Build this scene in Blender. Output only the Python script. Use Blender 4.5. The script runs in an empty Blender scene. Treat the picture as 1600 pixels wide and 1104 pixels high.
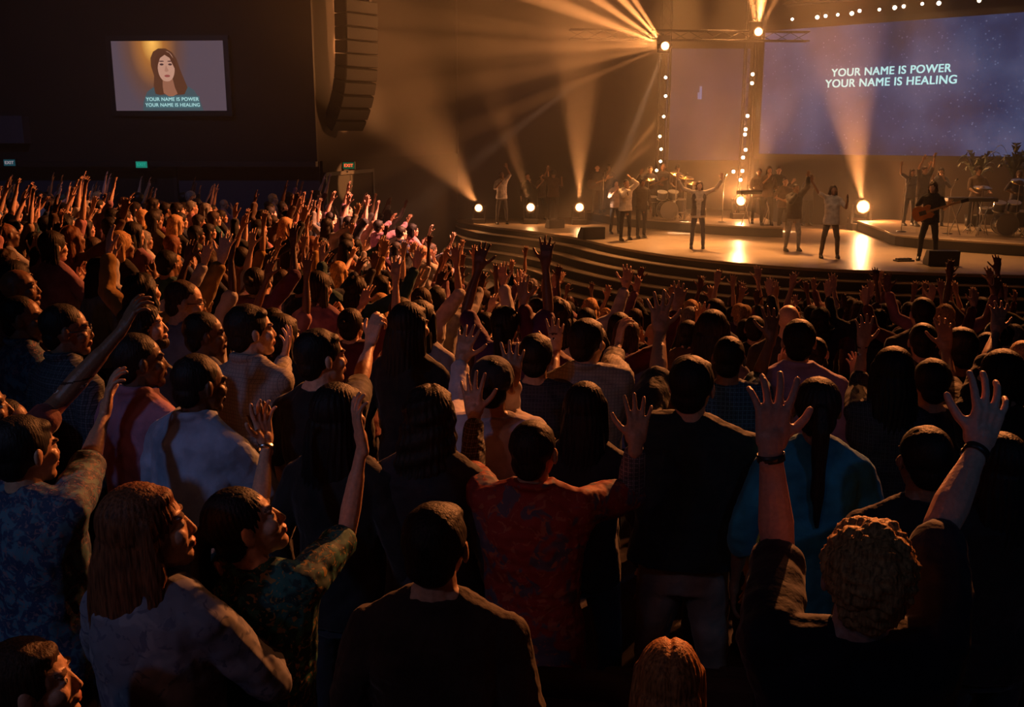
import bpy, math, random, os
import numpy as np
from mathutils import Vector, Matrix, Euler
random.seed(7); RNG = np.random.default_rng(7)
sc = bpy.context.scene
COL = sc.collection
# ---------------------------------------------------------------- camera
F = 1540.0; TH = math.radians(12.4); CZ = 4.05
cd = bpy.data.cameras.new('camera'); cam = bpy.data.objects.new('camera', cd); COL.objects.link(cam)
cam.location = (0, 0, CZ); cam.rotation_euler = (math.pi/2 - TH, 0, 0)
cd.sensor_width = 36; cd.lens = 36*F/1600; cd.clip_start = 0.05; cd.clip_end = 200
sc.camera = cam
sc.view_settings.view_transform = 'Standard'; sc.view_settings.look = 'None'
sc.view_settings.gamma = 1; sc.view_settings.use_curve_mapping = False
sc.view_settings.exposure = 0.0
sc.cycles.volume_bounces = 0; sc.cycles.max_bounces = 4; sc.cycles.diffuse_bounces = 2
sc.cycles.glossy_bounces = 2; sc.cycles.transparent_max_bounces = 8
sc.cycles.use_denoising = True; sc.cycles.sample_clamp_indirect = 3
# ---------------------------------------------------------------- world: a dark hall, no daylight
w = bpy.data.worlds.new('world'); sc.world = w; w.use_nodes = True
bg = w.node_tree.nodes['Background']; bg.inputs[0].default_value = (.10, .13, .22, 1); bg.inputs[1].default_value = .006

def at(px, py, y):
    """the point at distance y down the hall that the photograph shows at pixel px, py"""
    x = (px-800)/F; v = -(py-552)/F
    r = Vector((x, math.cos(TH)+v*math.sin(TH), -math.sin(TH)+v*math.cos(TH)))
    return r*(y/r.y) + Vector((0, 0, CZ))
def onz(px, py, z):
    x = (px-800)/F; v = -(py-552)/F
    r = Vector((x, math.cos(TH)+v*math.sin(TH), -math.sin(TH)+v*math.cos(TH)))
    return r*((z-CZ)/r.z) + Vector((0, 0, CZ))
def pix(p):
    c = Vector(p)-Vector((0, 0, CZ))
    zf = c.y*math.cos(TH)-c.z*math.sin(TH); up = c.y*math.sin(TH)+c.z*math.cos(TH)
    return 800+F*c.x/zf, 552-F*up/zf
def sstep(a, b, v):
    t = min(1, max(0, (v-a)/(b-a))); return t*t*(3-2*t)
def floor_z(x, y):
    """raked seating: steep in front of the stage, a higher gentler bank towards the side wall"""
    zr = 1.47-.155*max(0, y-4.6); zr = max(zr, .0) if y > 14 else max(zr, .04*(14-y)*.5)
    zl = 1.56-.028*max(0, y-5.0); b = sstep(1.0, -4.5, x)*sstep(4.5, 8, y)
    return zr*(1-b)+zl*b+(.10*sstep(-.8, -2.6, x) if y < 8 else 0)

# ---------------------------------------------------------------- lamps
def lamp_light(name, kind, loc, E, col, target=None, ang=30, blend=.6, r=.06):
    d = bpy.data.lights.new(name, kind); d.energy = E; d.color = col; d.shadow_soft_size = r
    o = bpy.data.objects.new(name, d); COL.objects.link(o); o.location = loc
    if name == 'beam': o.location = Vector(loc)+(Vector(target)-Vector(loc)).normalized()*.27   # clear of the fixture's own lens
    if kind == 'SPOT':
        d.spot_size = math.radians(ang); d.spot_blend = blend
        o.rotation_euler = (Vector(target)-Vector(loc)).to_track_quat('-Z', 'Y').to_euler()
    return o
WARM = (1, .355, .10); AMBER = (1, .33, .07); PALE = (1, .56, .30); COOL = (.30, .50, 1.0)
L1 = at(1040, 72, 27.0); L2 = at(1185, 50, 27.5)
K = 5.5
# the wide fan of the first moving head and its separate shafts
lamp_light('beam', 'SPOT', L1, 350*K, WARM, at(720, 50, 25.5), 46, 1, .08)
lamp_light('beam', 'SPOT', L1, 900*K, WARM, at(890, 30, 25.5), 60, 1, .08)
for tx, ty, a, E in [(640, 75, 6, 1900), (640, 25, 5, 1700), (640, 150, 6.5, 1300), (700, 215, 5, 1100), (700, -60, 7, 7500), (800, -90, 6, 9500), (880, -100, 7, 11000), (930, -90, 6, 8000), (600, 112, 3, 900)]:
    lamp_light('beam', 'SPOT', L1, E*2.6*K, WARM, at(tx, ty, 25.8), a*1.25, .45, .03)
lamp_light('beam', 'SPOT', L1, 5000*K, (1, .58, .34), at(962, 275, 29), 6.5, .8)
lamp_light('beam', 'SPOT', at(915, 119, 31), 1500*K, (1, .52, .30), at(745, 250, 29), 6, .9)
for tx, a, E in [(1150, 16, 9000), (1200, 26, 22000), (1270, 14, 3500)]:
    lamp_light('beam', 'SPOT', L2, E*K, WARM, at(tx, -110, 26.5), a, .9)
FOOT = [(748, 325, 33.4, 632, 160, 23, 1500), (829, 324, 33.2, 775, 150, 13, 900), (905, 324, 33.0, 904, 90, 19, 3400),
        (1156, 314, 31.6, 1150, 240, 60, 1000), (1345, 323, 31.0, 1320, 90, 22, 5200)]
for px, py, y, tx, ty, a, E in FOOT:
    lamp_light('beam', 'SPOT', at(px, py, y)+Vector((0, -.12, .06)), E*K, WARM, at(tx, ty, y-(6.5 if px == 748 else 4.0)), a, .9, .05)
lamp_light('beam', 'SPOT', at(1176, 118, 32.4), 1300*K, PALE, at(1112, 260, 31), 10, .9)
lamp_light('beam', 'SPOT', at(1175, 131, 32.4), 1300*K, PALE, at(1210, 300, 31), 11, .9)
for x0, y0, x1, y1 in [(1037, 182, 985, 235), (1031, 213, 960, 270), (1032, 252, 960, 300)]:
    lamp_light('beam', 'SPOT', at(x0, y0, 32.4), 900*K, WARM, at(x1, y1, 31), 13, .9)
# stage wash from the lighting grid above the stage
for tx, ty, E in [(1.5, 31, 1200), (4.4, 27.0, 9500), (6.0, 25.4, 8000), (8.0, 24.8, 4800), (10.5, 24.0, 3600), (5.5, 31, 3600), (12.8, 27.5, 3400), (9.8, 30.5, 3400), (0, 33.5, 500)]:
    lamp_light('stage_wash', 'SPOT', (tx*.8+1.4, ty+4.0, 10.6), E*1.25, (1, .40, .11), (tx, ty, 1.2), 30, .9, .15)
for tx, ty, E in [(4.8, 26.0, 1400), (8.0, 24.5, 1000), (9.8, 23.4, 300), (2.8, 28.5, 700)]:
    lamp_light('front_wash', 'SPOT', (tx-5, 15, 10.8), E*1.7, (1, .55, .28), (tx, ty, 2.2), 13, .9, .15)
# lamps of the grid thrown on the crowd
lamp_light('crowd_wash', 'SPOT', (7.5, 18.4, 10.6), 21000, (1, .28, .08), (-5.0, 15.0, 1.8), 44, 1, .12)
lamp_light('crowd_wash', 'SPOT', (6.0, 18.6, 10.8), 34000, (1, .36, .24), (-2.6, 18.0, 1.8), 22, 1, .12)
lamp_light('crowd_wash', 'SPOT', (9.0, 18.2, 10.4), 17000, (1, .26, .06), (-3.0, 8.0, 2.6), 34, 1, .12)
lamp_light('crowd_wash', 'SPOT', (7.0, 18.4, 10.6), 18000, (1, .28, .07), (0.2, 2.8, 2.6), 26, 1, .12)
lamp_light('crowd_wash', 'SPOT', (9.5, 18.4, 10.6), 3000, (1, .30, .08), (4.0, 11.0, 1.8), 60, 1, .12)
# dim cool house light behind and to the left of the camera
lamp_light('house_light', 'SPOT', (-6.5, -5, 9.5), 420, COOL, (-1.3, 3.7, 2.6), 15, 1, .3)
lamp_light('house_light', 'SPOT', (-6.5, -5, 9.5), 110, COOL, (-1.2, 4.0, 2.6), 40, 1, .3)
lamp_light('house_light', 'SPOT', (4.0, -5, 9.5), 160, (.20, .50, 1), (1.2, 3.7, 2.4), 12, 1, .3)
lamp_light('house_light', 'SPOT', (-4.0, -4, 9.5), 90, (1, .42, .34), (-.3, 3.6, 2.6), 24, 1, .3)
lamp_light('house_light', 'SPOT', (-8, 12, 10.5), 500, (.40, .48, 1), (-9, 24, 3.6), 60, 1, .3)

# ---------------------------------------------------------------- materials
def new_mat(name):
    m = bpy.data.materials.new(name); m.use_nodes = True
    return m, m.node_tree, m.node_tree.nodes['Principled BSDF']
def plain(name, c, rough=.6, metal=0, bump=0, bscale=60, spec=.5, var=0, vscale=8):
    m, nt, b = new_mat(name)
    b.inputs['Base Color'].default_value = (*c, 1); b.inputs['Roughness'].default_value = rough
    b.inputs['Metallic'].default_value = metal; b.inputs['Specular IOR Level'].default_value = spec
    tc = nt.nodes.new('ShaderNodeTexCoord')
    if var:
        n = nt.nodes.new('ShaderNodeTexNoise'); n.inputs['Scale'].default_value = vscale; n.inputs['Detail'].default_value = 5
        nt.links.new(tc.outputs['Object'], n.inputs['Vector'])
        r = nt.nodes.new('ShaderNodeMix'); r.data_type = 'RGBA'
        r.inputs[6].default_value = (*[v*(1-var) for v in c], 1); r.inputs[7].default_value = (*[min(1, v*(1+var)) for v in c], 1)
        nt.links.new(n.outputs[0], r.inputs[0]); nt.links.new(r.outputs[2], b.inputs['Base Color'])
    if bump:
        n = nt.nodes.new('ShaderNodeTexNoise'); n.inputs['Scale'].default_value = bscale; n.inputs['Detail'].default_value = 4
        nt.links.new(tc.outputs['Object'], n.inputs['Vector'])
        bp = nt.nodes.new('ShaderNodeBump'); bp.inputs['Strength'].default_value = bump; bp.inputs['Distance'].default_value = .01
        nt.links.new(n.outputs[0], bp.inputs['Height']); nt.links.new(bp.outputs[0], b.inputs['Normal'])
    return m
def emit(name, c, s):
    m = bpy.data.materials.new(name); m.use_nodes = True; nt = m.node_tree; nt.nodes.clear()
    o = nt.nodes.new('ShaderNodeOutputMaterial'); e = nt.nodes.new('ShaderNodeEmission')
    e.inputs[0].default_value = (*c, 1); e.inputs[1].default_value = s
    nt.links.new(e.outputs[0], o.inputs[0]); return m
def tinted(name, mul=(1, 1, 1), rough=.7, kind='cloth', source='object'):
    """colour comes from the object's own colour (or, for the massed crowd, a colour attribute)"""
    m, nt, b = new_mat(name)
    if source == 'object':
        oi = nt.nodes.new('ShaderNodeObjectInfo'); src = oi.outputs['Color']
    else:
        oi = nt.nodes.new('ShaderNodeAttribute'); oi.attribute_name = 'tint'; src = oi.outputs['Color']
    mm = nt.nodes.new('ShaderNodeMix'); mm.data_type = 'RGBA'; mm.blend_type = 'MULTIPLY'; mm.inputs[0].default_value = 1
    nt.links.new(src, mm.inputs[6]); mm.inputs[7].default_value = (*mul, 1)
    tc = nt.nodes.new('ShaderNodeTexCoord'); col = mm.outputs[2]
    mp = nt.nodes.new('ShaderNodeMapping'); nt.links.new(tc.outputs['Object'], mp.inputs[0])
    n = nt.nodes.new('ShaderNodeTexNoise'); nt.links.new(mp.outputs[0], n.inputs['Vector']); n.inputs['Detail'].default_value = 5
    if kind == 'hair':
        mp.inputs['Scale'].default_value = (1, 1, .12); n.inputs['Scale'].default_value = 150
        b.inputs['Specular IOR Level'].default_value = .28; amt, bd = .75, .006
    elif kind == 'skin':
        n.inputs['Scale'].default_value = 90; amt, bd = .15, .002
        b.inputs['Subsurface Weight'].default_value = 0; b.inputs['Specular IOR Level'].default_value = .4
    else:
        n.inputs['Scale'].default_value = 9; amt, bd = .35, .03
        b.inputs['Specular IOR Level'].default_value = .2; b.inputs['Sheen Weight'].default_value = .15
    lo = nt.nodes.new('ShaderNodeMapRange'); nt.links.new(n.outputs[0], lo.inputs[0])
    lo.inputs['From Min'].default_value = .3; lo.inputs['From Max'].default_value = .7
    lo.inputs['To Min'].default_value = 1-amt; lo.inputs['To Max'].default_value = 1+amt*.5
    vm = nt.nodes.new('ShaderNodeVectorMath'); vm.operation = 'SCALE'
    nt.links.new(col, vm.inputs[0]); nt.links.new(lo.outputs[0], vm.inputs['Scale'])
    nt.links.new(vm.outputs[0], b.inputs['Base Color'])
    bp = nt.nodes.new('ShaderNodeBump'); bp.inputs['Strength'].default_value = .6; bp.inputs['Distance'].default_value = bd
    nt.links.new(n.outputs[0], bp.inputs['Height']); nt.links.new(bp.outputs[0], b.inputs['Normal'])
    b.inputs['Roughness'].default_value = rough
    return m
def patterned(name, base, stripe, accent, kind='plaid', scale=14, rough=.7):
    m, nt, b = new_mat(name); tc = nt.nodes.new('ShaderNodeTexCoord')
    b.inputs['Roughness'].default_value = rough; b.inputs['Specular IOR Level'].default_value = .25
    def mix(f, a, c):
        x = nt.nodes.new('ShaderNodeMix'); x.data_type = 'RGBA'
        if hasattr(f, 'links'): nt.links.new(f, x.inputs[0])
        else: x.inputs[0].default_value = f
        for i, v in ((6, a), (7, c)):
            if hasattr(v, 'links'): nt.links.new(v, x.inputs[i])
            else: x.inputs[i].default_value = (*v, 1)
        return x.outputs[2]
    def ramp(src, a, c):
        r = nt.nodes.new('ShaderNodeMapRange'); nt.links.new(src, r.inputs[0])
        r.inputs['From Min'].default_value = a; r.inputs['From Max'].default_value = c; return r.outputs[0]
    if kind == 'plaid':
        outs = []
        for d in ('X', 'Z'):
            for s, a in ((scale, .75), (scale*2.3, .88)):
                wv = nt.nodes.new('ShaderNodeTexWave'); wv.bands_direction = d; wv.inputs['Scale'].default_value = s/6.28
                wv.inputs['Distortion'].default_value = .4
                nt.links.new(tc.outputs['Object'], wv.inputs['Vector']); outs.append(ramp(wv.outputs[0], a, a+.08))
        c = mix(outs[0], base, stripe); c = mix(outs[2], c, stripe); c = mix(outs[1], c, accent); c = mix(outs[3], c, accent)
    else:
        n = nt.nodes.new('ShaderNodeTexNoise'); n.inputs['Scale'].default_value = scale; n.inputs['Detail'].default_value = 2; n.inputs['Distortion'].default_value = 1.2
        nt.links.new(tc.outputs['Object'], n.inputs['Vector'])
        n2 = nt.nodes.new('ShaderNodeTexNoise'); n2.inputs['Scale'].default_value = scale*2.1; n2.inputs['Distortion'].default_value = 2
        nt.links.new(tc.outputs['Object'], n2.inputs['Vector'])
        c = mix(ramp(n.outputs[0], .5, .56), base, stripe); c = mix(ramp(n2.outputs[0], .57, .62), c, accent)
    nt.links.new(c, b.inputs['Base Color'])
    n = nt.nodes.new('ShaderNodeTexNoise'); n.inputs['Scale'].default_value = 9
    nt.links.new(tc.outputs['Object'], n.inputs['Vector'])
    bp = nt.nodes.new('ShaderNodeBump'); bp.inputs['Strength'].default_value = .6; bp.inputs['Distance'].default_value = .03
    nt.links.new(n.outputs[0], bp.inputs['Height']); nt.links.new(bp.outputs[0], b.inputs['Normal'])
    return m
M = dict(
    skin=tinted('skin', rough=.45, kind='skin'), eye=plain('eye_white', (.55, .5, .45), .3), iris=plain('iris', (.02, .012, .01), .2),
    lips=tinted('lips', (.8, .45, .42), .4, 'skin'), brow=tinted('brow', (.18, .14, .12), .8, 'skin'),
    hair=tinted('hair', rough=.58, kind='hair'), cloth=tinted('cloth', rough=.75), denim=tinted('denim', rough=.85),
    leather=plain('leather', (.02, .018, .016), .35), steel=plain('steel', (.5, .48, .45), .3, 1), band=plain('watch_band', (.02, .02, .022), .4),
    black=plain('black_metal', (.015, .014, .014), .45), blackmatte=plain('black_cloth', (.012, .012, .013), .9, bump=.4, bscale=30),
    speaker=plain('speaker_paint', (.006, .005, .005), 1, spec=.1),
    wall=plain('painted_wall', (.022, .014, .010), .85, var=.25, vscale=1.5, bump=.2, bscale=40),
    lowwall=plain('lower_wall', (.06, .06, .085), .85, var=.15, vscale=2),
    drape=plain('black_drape', (.02, .017, .015), .95, bump=.5, bscale=14),
    carpet=plain('carpet', (.022, .018, .024), .95, var=.4, vscale=30, bump=.5, bscale=200),
    stage=plain('stage_floor', (.42, .33, .24), .32, var=.22, vscale=2.2, bump=.05, bscale=30),
    riser=plain('stage_riser', (.022, .016, .013), .6), nose=plain('step_nosing', (.5, .42, .33), .35),
    seat=plain('seat_fabric', (.03, .022, .022), .9, bump=.4, bscale=90),
)
M['cloth_mass'] = tinted('cloth_mass', rough=.75, source='attr'); M['skin_mass'] = tinted('skin_mass', rough=.5, kind='skin', source='attr')
M['hair_mass'] = tinted('hair_mass', rough=.45, kind='hair', source='attr')

# ---------------------------------------------------------------- helpers
def tag(o, label=None, cat=None, group=None, kind=None):
    if label: o['label'] = label
    if cat: o['category'] = cat
    if group: o['group'] = group
    if kind: o['kind'] = kind
    return o
def link(name, me, parent=None, loc=None, color=None):
    o = bpy.data.objects.new(name, me); COL.objects.link(o)
    if parent is not None: o.parent = parent
    if loc is not None: o.location = loc
    if color is not None: o.color = (*color, 1)
    return o
def empty(name, loc=(0, 0, 0), rz=0):
    o = bpy.data.objects.new(name, None); COL.objects.link(o); o.location = loc; o.rotation_euler = (0, 0, rz); o.empty_display_size = .1
    return o
class MB:
    def __init__(s): s.v = []; s.f = []; s.n = 0; s.m = []
    def add(s, V, Fc, mi=0):
        V = np.asarray(V, float).reshape(-1, 3); s.v.append(V)
        s.f += [tuple(i+s.n for i in q) for q in Fc]; s.m += [mi]*len(Fc); s.n += len(V); return s
    def rings(s, rs, cap=True, mi=0):
        k = len(rs[0]); Fc = []
        for i in range(len(rs)-1):
            for j in range(k):
                a = i*k+j; b = i*k+(j+1) % k; Fc.append((a, b, b+k, a+k))
        V = np.concatenate(rs)
        if cap:
            Fc.append(tuple(range(k))[::-1]); Fc.append(tuple(range((len(rs)-1)*k, len(rs)*k)))
        return s.add(V, Fc, mi)
    def tube(s, pts, rad, k=12, mi=0):
        """tube of round section through pts, parallel frames"""
        pts = [np.array(p, float) for p in pts]; rs = []
        t0 = pts[1]-pts[0]; ref = np.array([0, 0, 1.]) if abs(t0[2]) < .9*np.linalg.norm(t0) else np.array([1., 0, 0])
        if not hasattr(rad, '__len__'): rad = [rad]*len(pts)
        for i, p in enumerate(pts):
            t = pts[min(i+1, len(pts)-1)]-pts[max(i-1, 0)]; t = t/(np.linalg.norm(t)+1e-9)
            a = np.cross(ref, t); a /= np.linalg.norm(a)+1e-9; b = np.cross(t, a); ref = b
            th = np.linspace(0, 2*np.pi, k, endpoint=False)
            rs.append(p+rad[i]*(np.cos(th)[:, None]*a+np.sin(th)[:, None]*b))
        return s.rings(rs, True, mi)
    def caps(s, p0, p1, r0, r1, flat=1, ref=None, k=12):
        """capsule from p0 to p1; flat < 1 thins it along ref"""
        p0 = np.array(p0, float); p1 = np.array(p1, float); t = p1-p0; L = np.linalg.norm(t)+1e-9; t /= L
        if ref is None: ref = np.array([0, 0, 1.]) if abs(t[2]) < .9 else np.array([0, 1., 0])
        ref = np.array(ref, float); b = ref-t*ref.dot(t); b /= np.linalg.norm(b)+1e-9; a = np.cross(b, t)
        th = np.linspace(0, 2*np.pi, k, endpoint=False); circ = np.cos(th)[:, None]*a+np.sin(th)[:, None]*b*flat
        rs = []
        for e in (1.35, .9, .45, 0): rs.append(p0-t*r0*math.sin(e)+circ*r0*math.cos(e))
        for e in (0, .45, .9, 1.35): rs.append(p1+t*r1*math.sin(e)+circ*r1*math.cos(e))
        return s.rings(rs)
    def ell(s, c, r, R=None, ku=14, kv=9):
        c = np.array(c, float); r = np.array(r if hasattr(r, '__len__') else (r, r, r), float); rs = []
        th = np.linspace(0, 2*np.pi, ku, endpoint=False)
        for ph in np.linspace(-math.pi/2*.94, math.pi/2*.94, kv):
            q = np.stack([np.cos(th)*math.cos(ph), np.sin(th)*math.cos(ph), np.full(ku, math.sin(ph))], 1)*r
            if R is not None: q = q@np.array(R).T
            rs.append(c+q)
        return s.rings(rs)
    def loft(s, secs, k=20, e=2.3):
        """secs: (cx, cy, z, rx, ry) stacked"""
        th = np.linspace(0, 2*np.pi, k, endpoint=False); rs = []
        cs = np.sign(np.cos(th))*abs(np.cos(th))**(2/e); sn = np.sign(np.sin(th))*abs(np.sin(th))**(2/e)
        for cx, cy, z, rx, ry in secs: rs.append(np.stack([cx+rx*cs, cy+ry*sn, np.full(k, z)], 1))
        return s.rings(rs)
    def box(s, a, b, mi=0, R=None, c=None):
        V = np.array([(x, y, z) for x in (a[0], b[0]) for y in (a[1], b[1]) for z in (a[2], b[2])], float)
        if R is not None: V = V@np.array(R).T
        if c is not None: V = V+np.array(c)
        return s.add(V, [(0, 1, 3, 2), (4, 6, 7, 5), (0, 4, 5, 1), (2, 3, 7, 6), (0, 2, 6, 4), (1, 5, 7, 3)], mi)
    def lathe(s, prof, k=24, c=(0, 0, 0), R=None, mi=0):
        th = np.linspace(0, 2*np.pi, k, endpoint=False); rs = []
        for r, z in prof:
            q = np.stack([r*np.cos(th), r*np.sin(th), np.full(k, z)], 1)
            if R is not None: q = q@np.array(R).T
            rs.append(q+np.array(c))
        return s.rings(rs, True, mi)
    def prism(s, poly, z0, z1, mi=0):
        n = len(poly); V = [(x, y, z0) for x, y in poly]+[(x, y, z1) for x, y in poly]
        return s.add(V, [tuple(range(n))[::-1], tuple(range(n, 2*n))]+[(i, (i+1) % n, (i+1) % n+n, i+n) for i in range(n)], mi)
    def mesh(s, name, mats, smooth=True):
        me = bpy.data.meshes.new(name); me.from_pydata(np.concatenate(s.v).tolist(), [], s.f)
        for m in (mats if isinstance(mats, (list, tuple)) else [mats]): me.materials.append(m)
        me.polygons.foreach_set('material_index', s.m); me.polygons.foreach_set('use_smooth', [smooth]*len(s.f)); me.update(); return me
    def obj(s, name, mats, parent=None, loc=None, smooth=False, color=None, bevel=0):
        o = link(name, s.mesh(name, mats, smooth), parent, loc, color)
        if bevel:
            b = o.modifiers.new('bevel', 'BEVEL'); b.width = bevel; b.segments = 2; b.limit_method = 'ANGLE'
        return o
    def skin(s, name, mats, voxel, smooth=2, dec=1.0, disp=None):
        """one continuous surface grown over the overlapping volumes"""
        me = s.mesh(name+'_raw', []); o = bpy.data.objects.new('raw', me); COL.objects.link(o)
        r = o.modifiers.new('r', 'REMESH'); r.mode = 'VOXEL'; r.voxel_size = voxel
        if smooth: q = o.modifiers.new('s', 'SMOOTH'); q.factor = .5; q.iterations = smooth
        if dec < 1: q = o.modifiers.new('d', 'DECIMATE'); q.ratio = dec
        dg = bpy.context.evaluated_depsgraph_get(); out = bpy.data.meshes.new_from_object(o.evaluated_get(dg))
        bpy.data.objects.remove(o); bpy.data.meshes.remove(me); out.name = name
        out.materials.clear()
        for m in (mats if isinstance(mats, (list, tuple)) else [mats]): out.materials.append(m)
        n = len(out.vertices); co = np.empty(n*3); out.vertices.foreach_get('co', co); co = co.reshape(-1, 3)
        if disp is not None:
            nr = np.empty(n*3); out.vertices.foreach_get('normal', nr); co = disp(co, nr.reshape(-1, 3)); out.vertices.foreach_set('co', co.ravel())
        out.polygons.foreach_set('use_smooth', [True]*len(out.polygons)); out.update(); return out
def rotm(yaw=0, pitch=0, roll=0):
    """yaw > 0 turns left (ccw seen from above), pitch > 0 looks up, roll > 0 tips to the person's right"""
    return np.array((Matrix.Rotation(math.radians(yaw), 3, 'Z')@Matrix.Rotation(math.radians(pitch), 3, 'X')@Matrix.Rotation(math.radians(roll), 3, 'Y')))
def fbm(co, s, seed=0):
    r = np.random.default_rng(seed); o = np.zeros(len(co))
    for k in range(3):
        for _ in range(3):
            d = r.normal(size=3); d /= np.linalg.norm(d); o += np.sin(co@d*s*(1.9**k)+r.uniform(0, 6.28))/(1.7**k)
    return o/4
# ---------------------------------------------------------------- people
nrm = lambda v: np.array(v, float)/(np.linalg.norm(v)+1e-9)
def hand(mb, W, d, n, side, spread=.16, curl=.25, sc_=1.0, k=8):
    W = np.array(W, float); d = nrm(d); n = np.array(n, float); n = nrm(n-d*n.dot(d)); th = np.cross(d, n)*side
    S = sc_
    mb.caps(W-d*.02*S, W+d*.03*S, .026*S, .030*S, .75, n, k+2)
    for u in (-.024, -.008, .008, .024):                          # palm, four metacarpals
        mb.caps(W+d*.022*S+th*u*.8*S, W+d*.085*S+th*u*1.05*S, .0155*S, .0145*S, .85, n, k)
    mb.caps(W+d*.02*S+th*.02*S+n*.006*S, W+d*.055*S+th*.034*S+n*.008*S, .017*S, .014*S, 1, n, k)   # ball of the thumb
    fl = {1: (.027, .041, .024, .019), 0: (.009, .046, .028, .021), -1: (-.009, .042, .027, .020), -2: (-.026, .032, .021, .018)}
    for i, (u, a, b, c) in fl.items():
        base = W+d*(.088 - (.006 if i == -2 else 0))*S+th*u*1.08*S
        ang = spread*(i+.5)*.9; cu = curl*(1+.25*(-i)); q = base; r0 = .0098*S if i != -2 else .0086*S
        for seg, L in enumerate((a, b, c)):
            cc = cu*(.5+seg*.9); dd = d*math.cos(cc)*math.cos(ang)+th*math.sin(ang)*math.cos(cc)+n*math.sin(cc)
            q2 = q+dd*L*S; mb.caps(q, q2, r0*(1-.07*seg), r0*(.95-.08*seg), 1, n, k); q = q2
    q = W+d*.040*S+th*.030*S+n*.006*S; ta = .85+spread*.5
    for seg, L in enumerate((.034, .030, .024)):
        a = ta-.22*seg; dd = d*math.cos(a)+th*math.sin(a)+n*(.18+curl*.25*seg); dd = nrm(dd)
        q2 = q+dd*L*S; mb.caps(q, q2, (.0125-.0012*seg)*S, (.0112-.0012*seg)*S, 1, n, k); q = q2
PRESET = {   # for the right side (+x); elbow, wrist, hand direction, palm normal
    'down': ((.245, -.03, 1.13), (.255, .06, .88), (0, .25, -1), (-1, 0, 0)),
    'up': ((.285, .10, 1.66), (.235, .19, 1.90), (-.1, .25, 1), (0, 1, 0)),
    'high': ((.235, .07, 1.70), (.20, .13, 1.95), (0, .2, 1), (0, 1, 0)),
    'wide': ((.40, .06, 1.58), (.47, .16, 1.81), (.15, .25, 1), (-.3, 1, 0)),
    'half': ((.285, .13, 1.20), (.25, .32, 1.38), (-.1, .5, 1), (-.5, 0, .6)),
    'reach': ((.24, .26, 1.50), (.22, .47, 1.66), (0, .7, 1), (0, 1, -.4)),
    'clap': ((.26, .10, 1.17), (.06, .27, 1.30), (-.25, .5, 1), (-1, 0, 0)),
    'chest': ((.27, .06, 1.16), (.06, .18, 1.24), (-1, .05, .3), (0, -1, .1)),
    'face': ((.22, .24, 1.27), (.07, .21, 1.46), (-.3, -.1, 1), (-.3, -1, 0)),
    'mic': ((.26, .10, 1.17), (.07, .21, 1.40), (-.4, .1, .8), (-.5, -.8, 0)),
    'strum': ((.31, -.02, 1.17), (.10, .20, 1.07), (-1, .1, -.2), (0, -1, 0)),
    'fret': ((.27, .08, 1.15), (.36, .30, 1.25), (.3, .5, .6), (-.3, -1, .4)),
    'keys': ((.24, .10, 1.14), (.20, .34, 1.06), (-.1, 1, -.1), (0, 0, -1)),
}
def preset(name, side):
    E, W, d, n = PRESET[name]; m = np.array([side, 1, 1]); return [np.array(v)*m for v in (E, W, d, n)]
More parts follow.
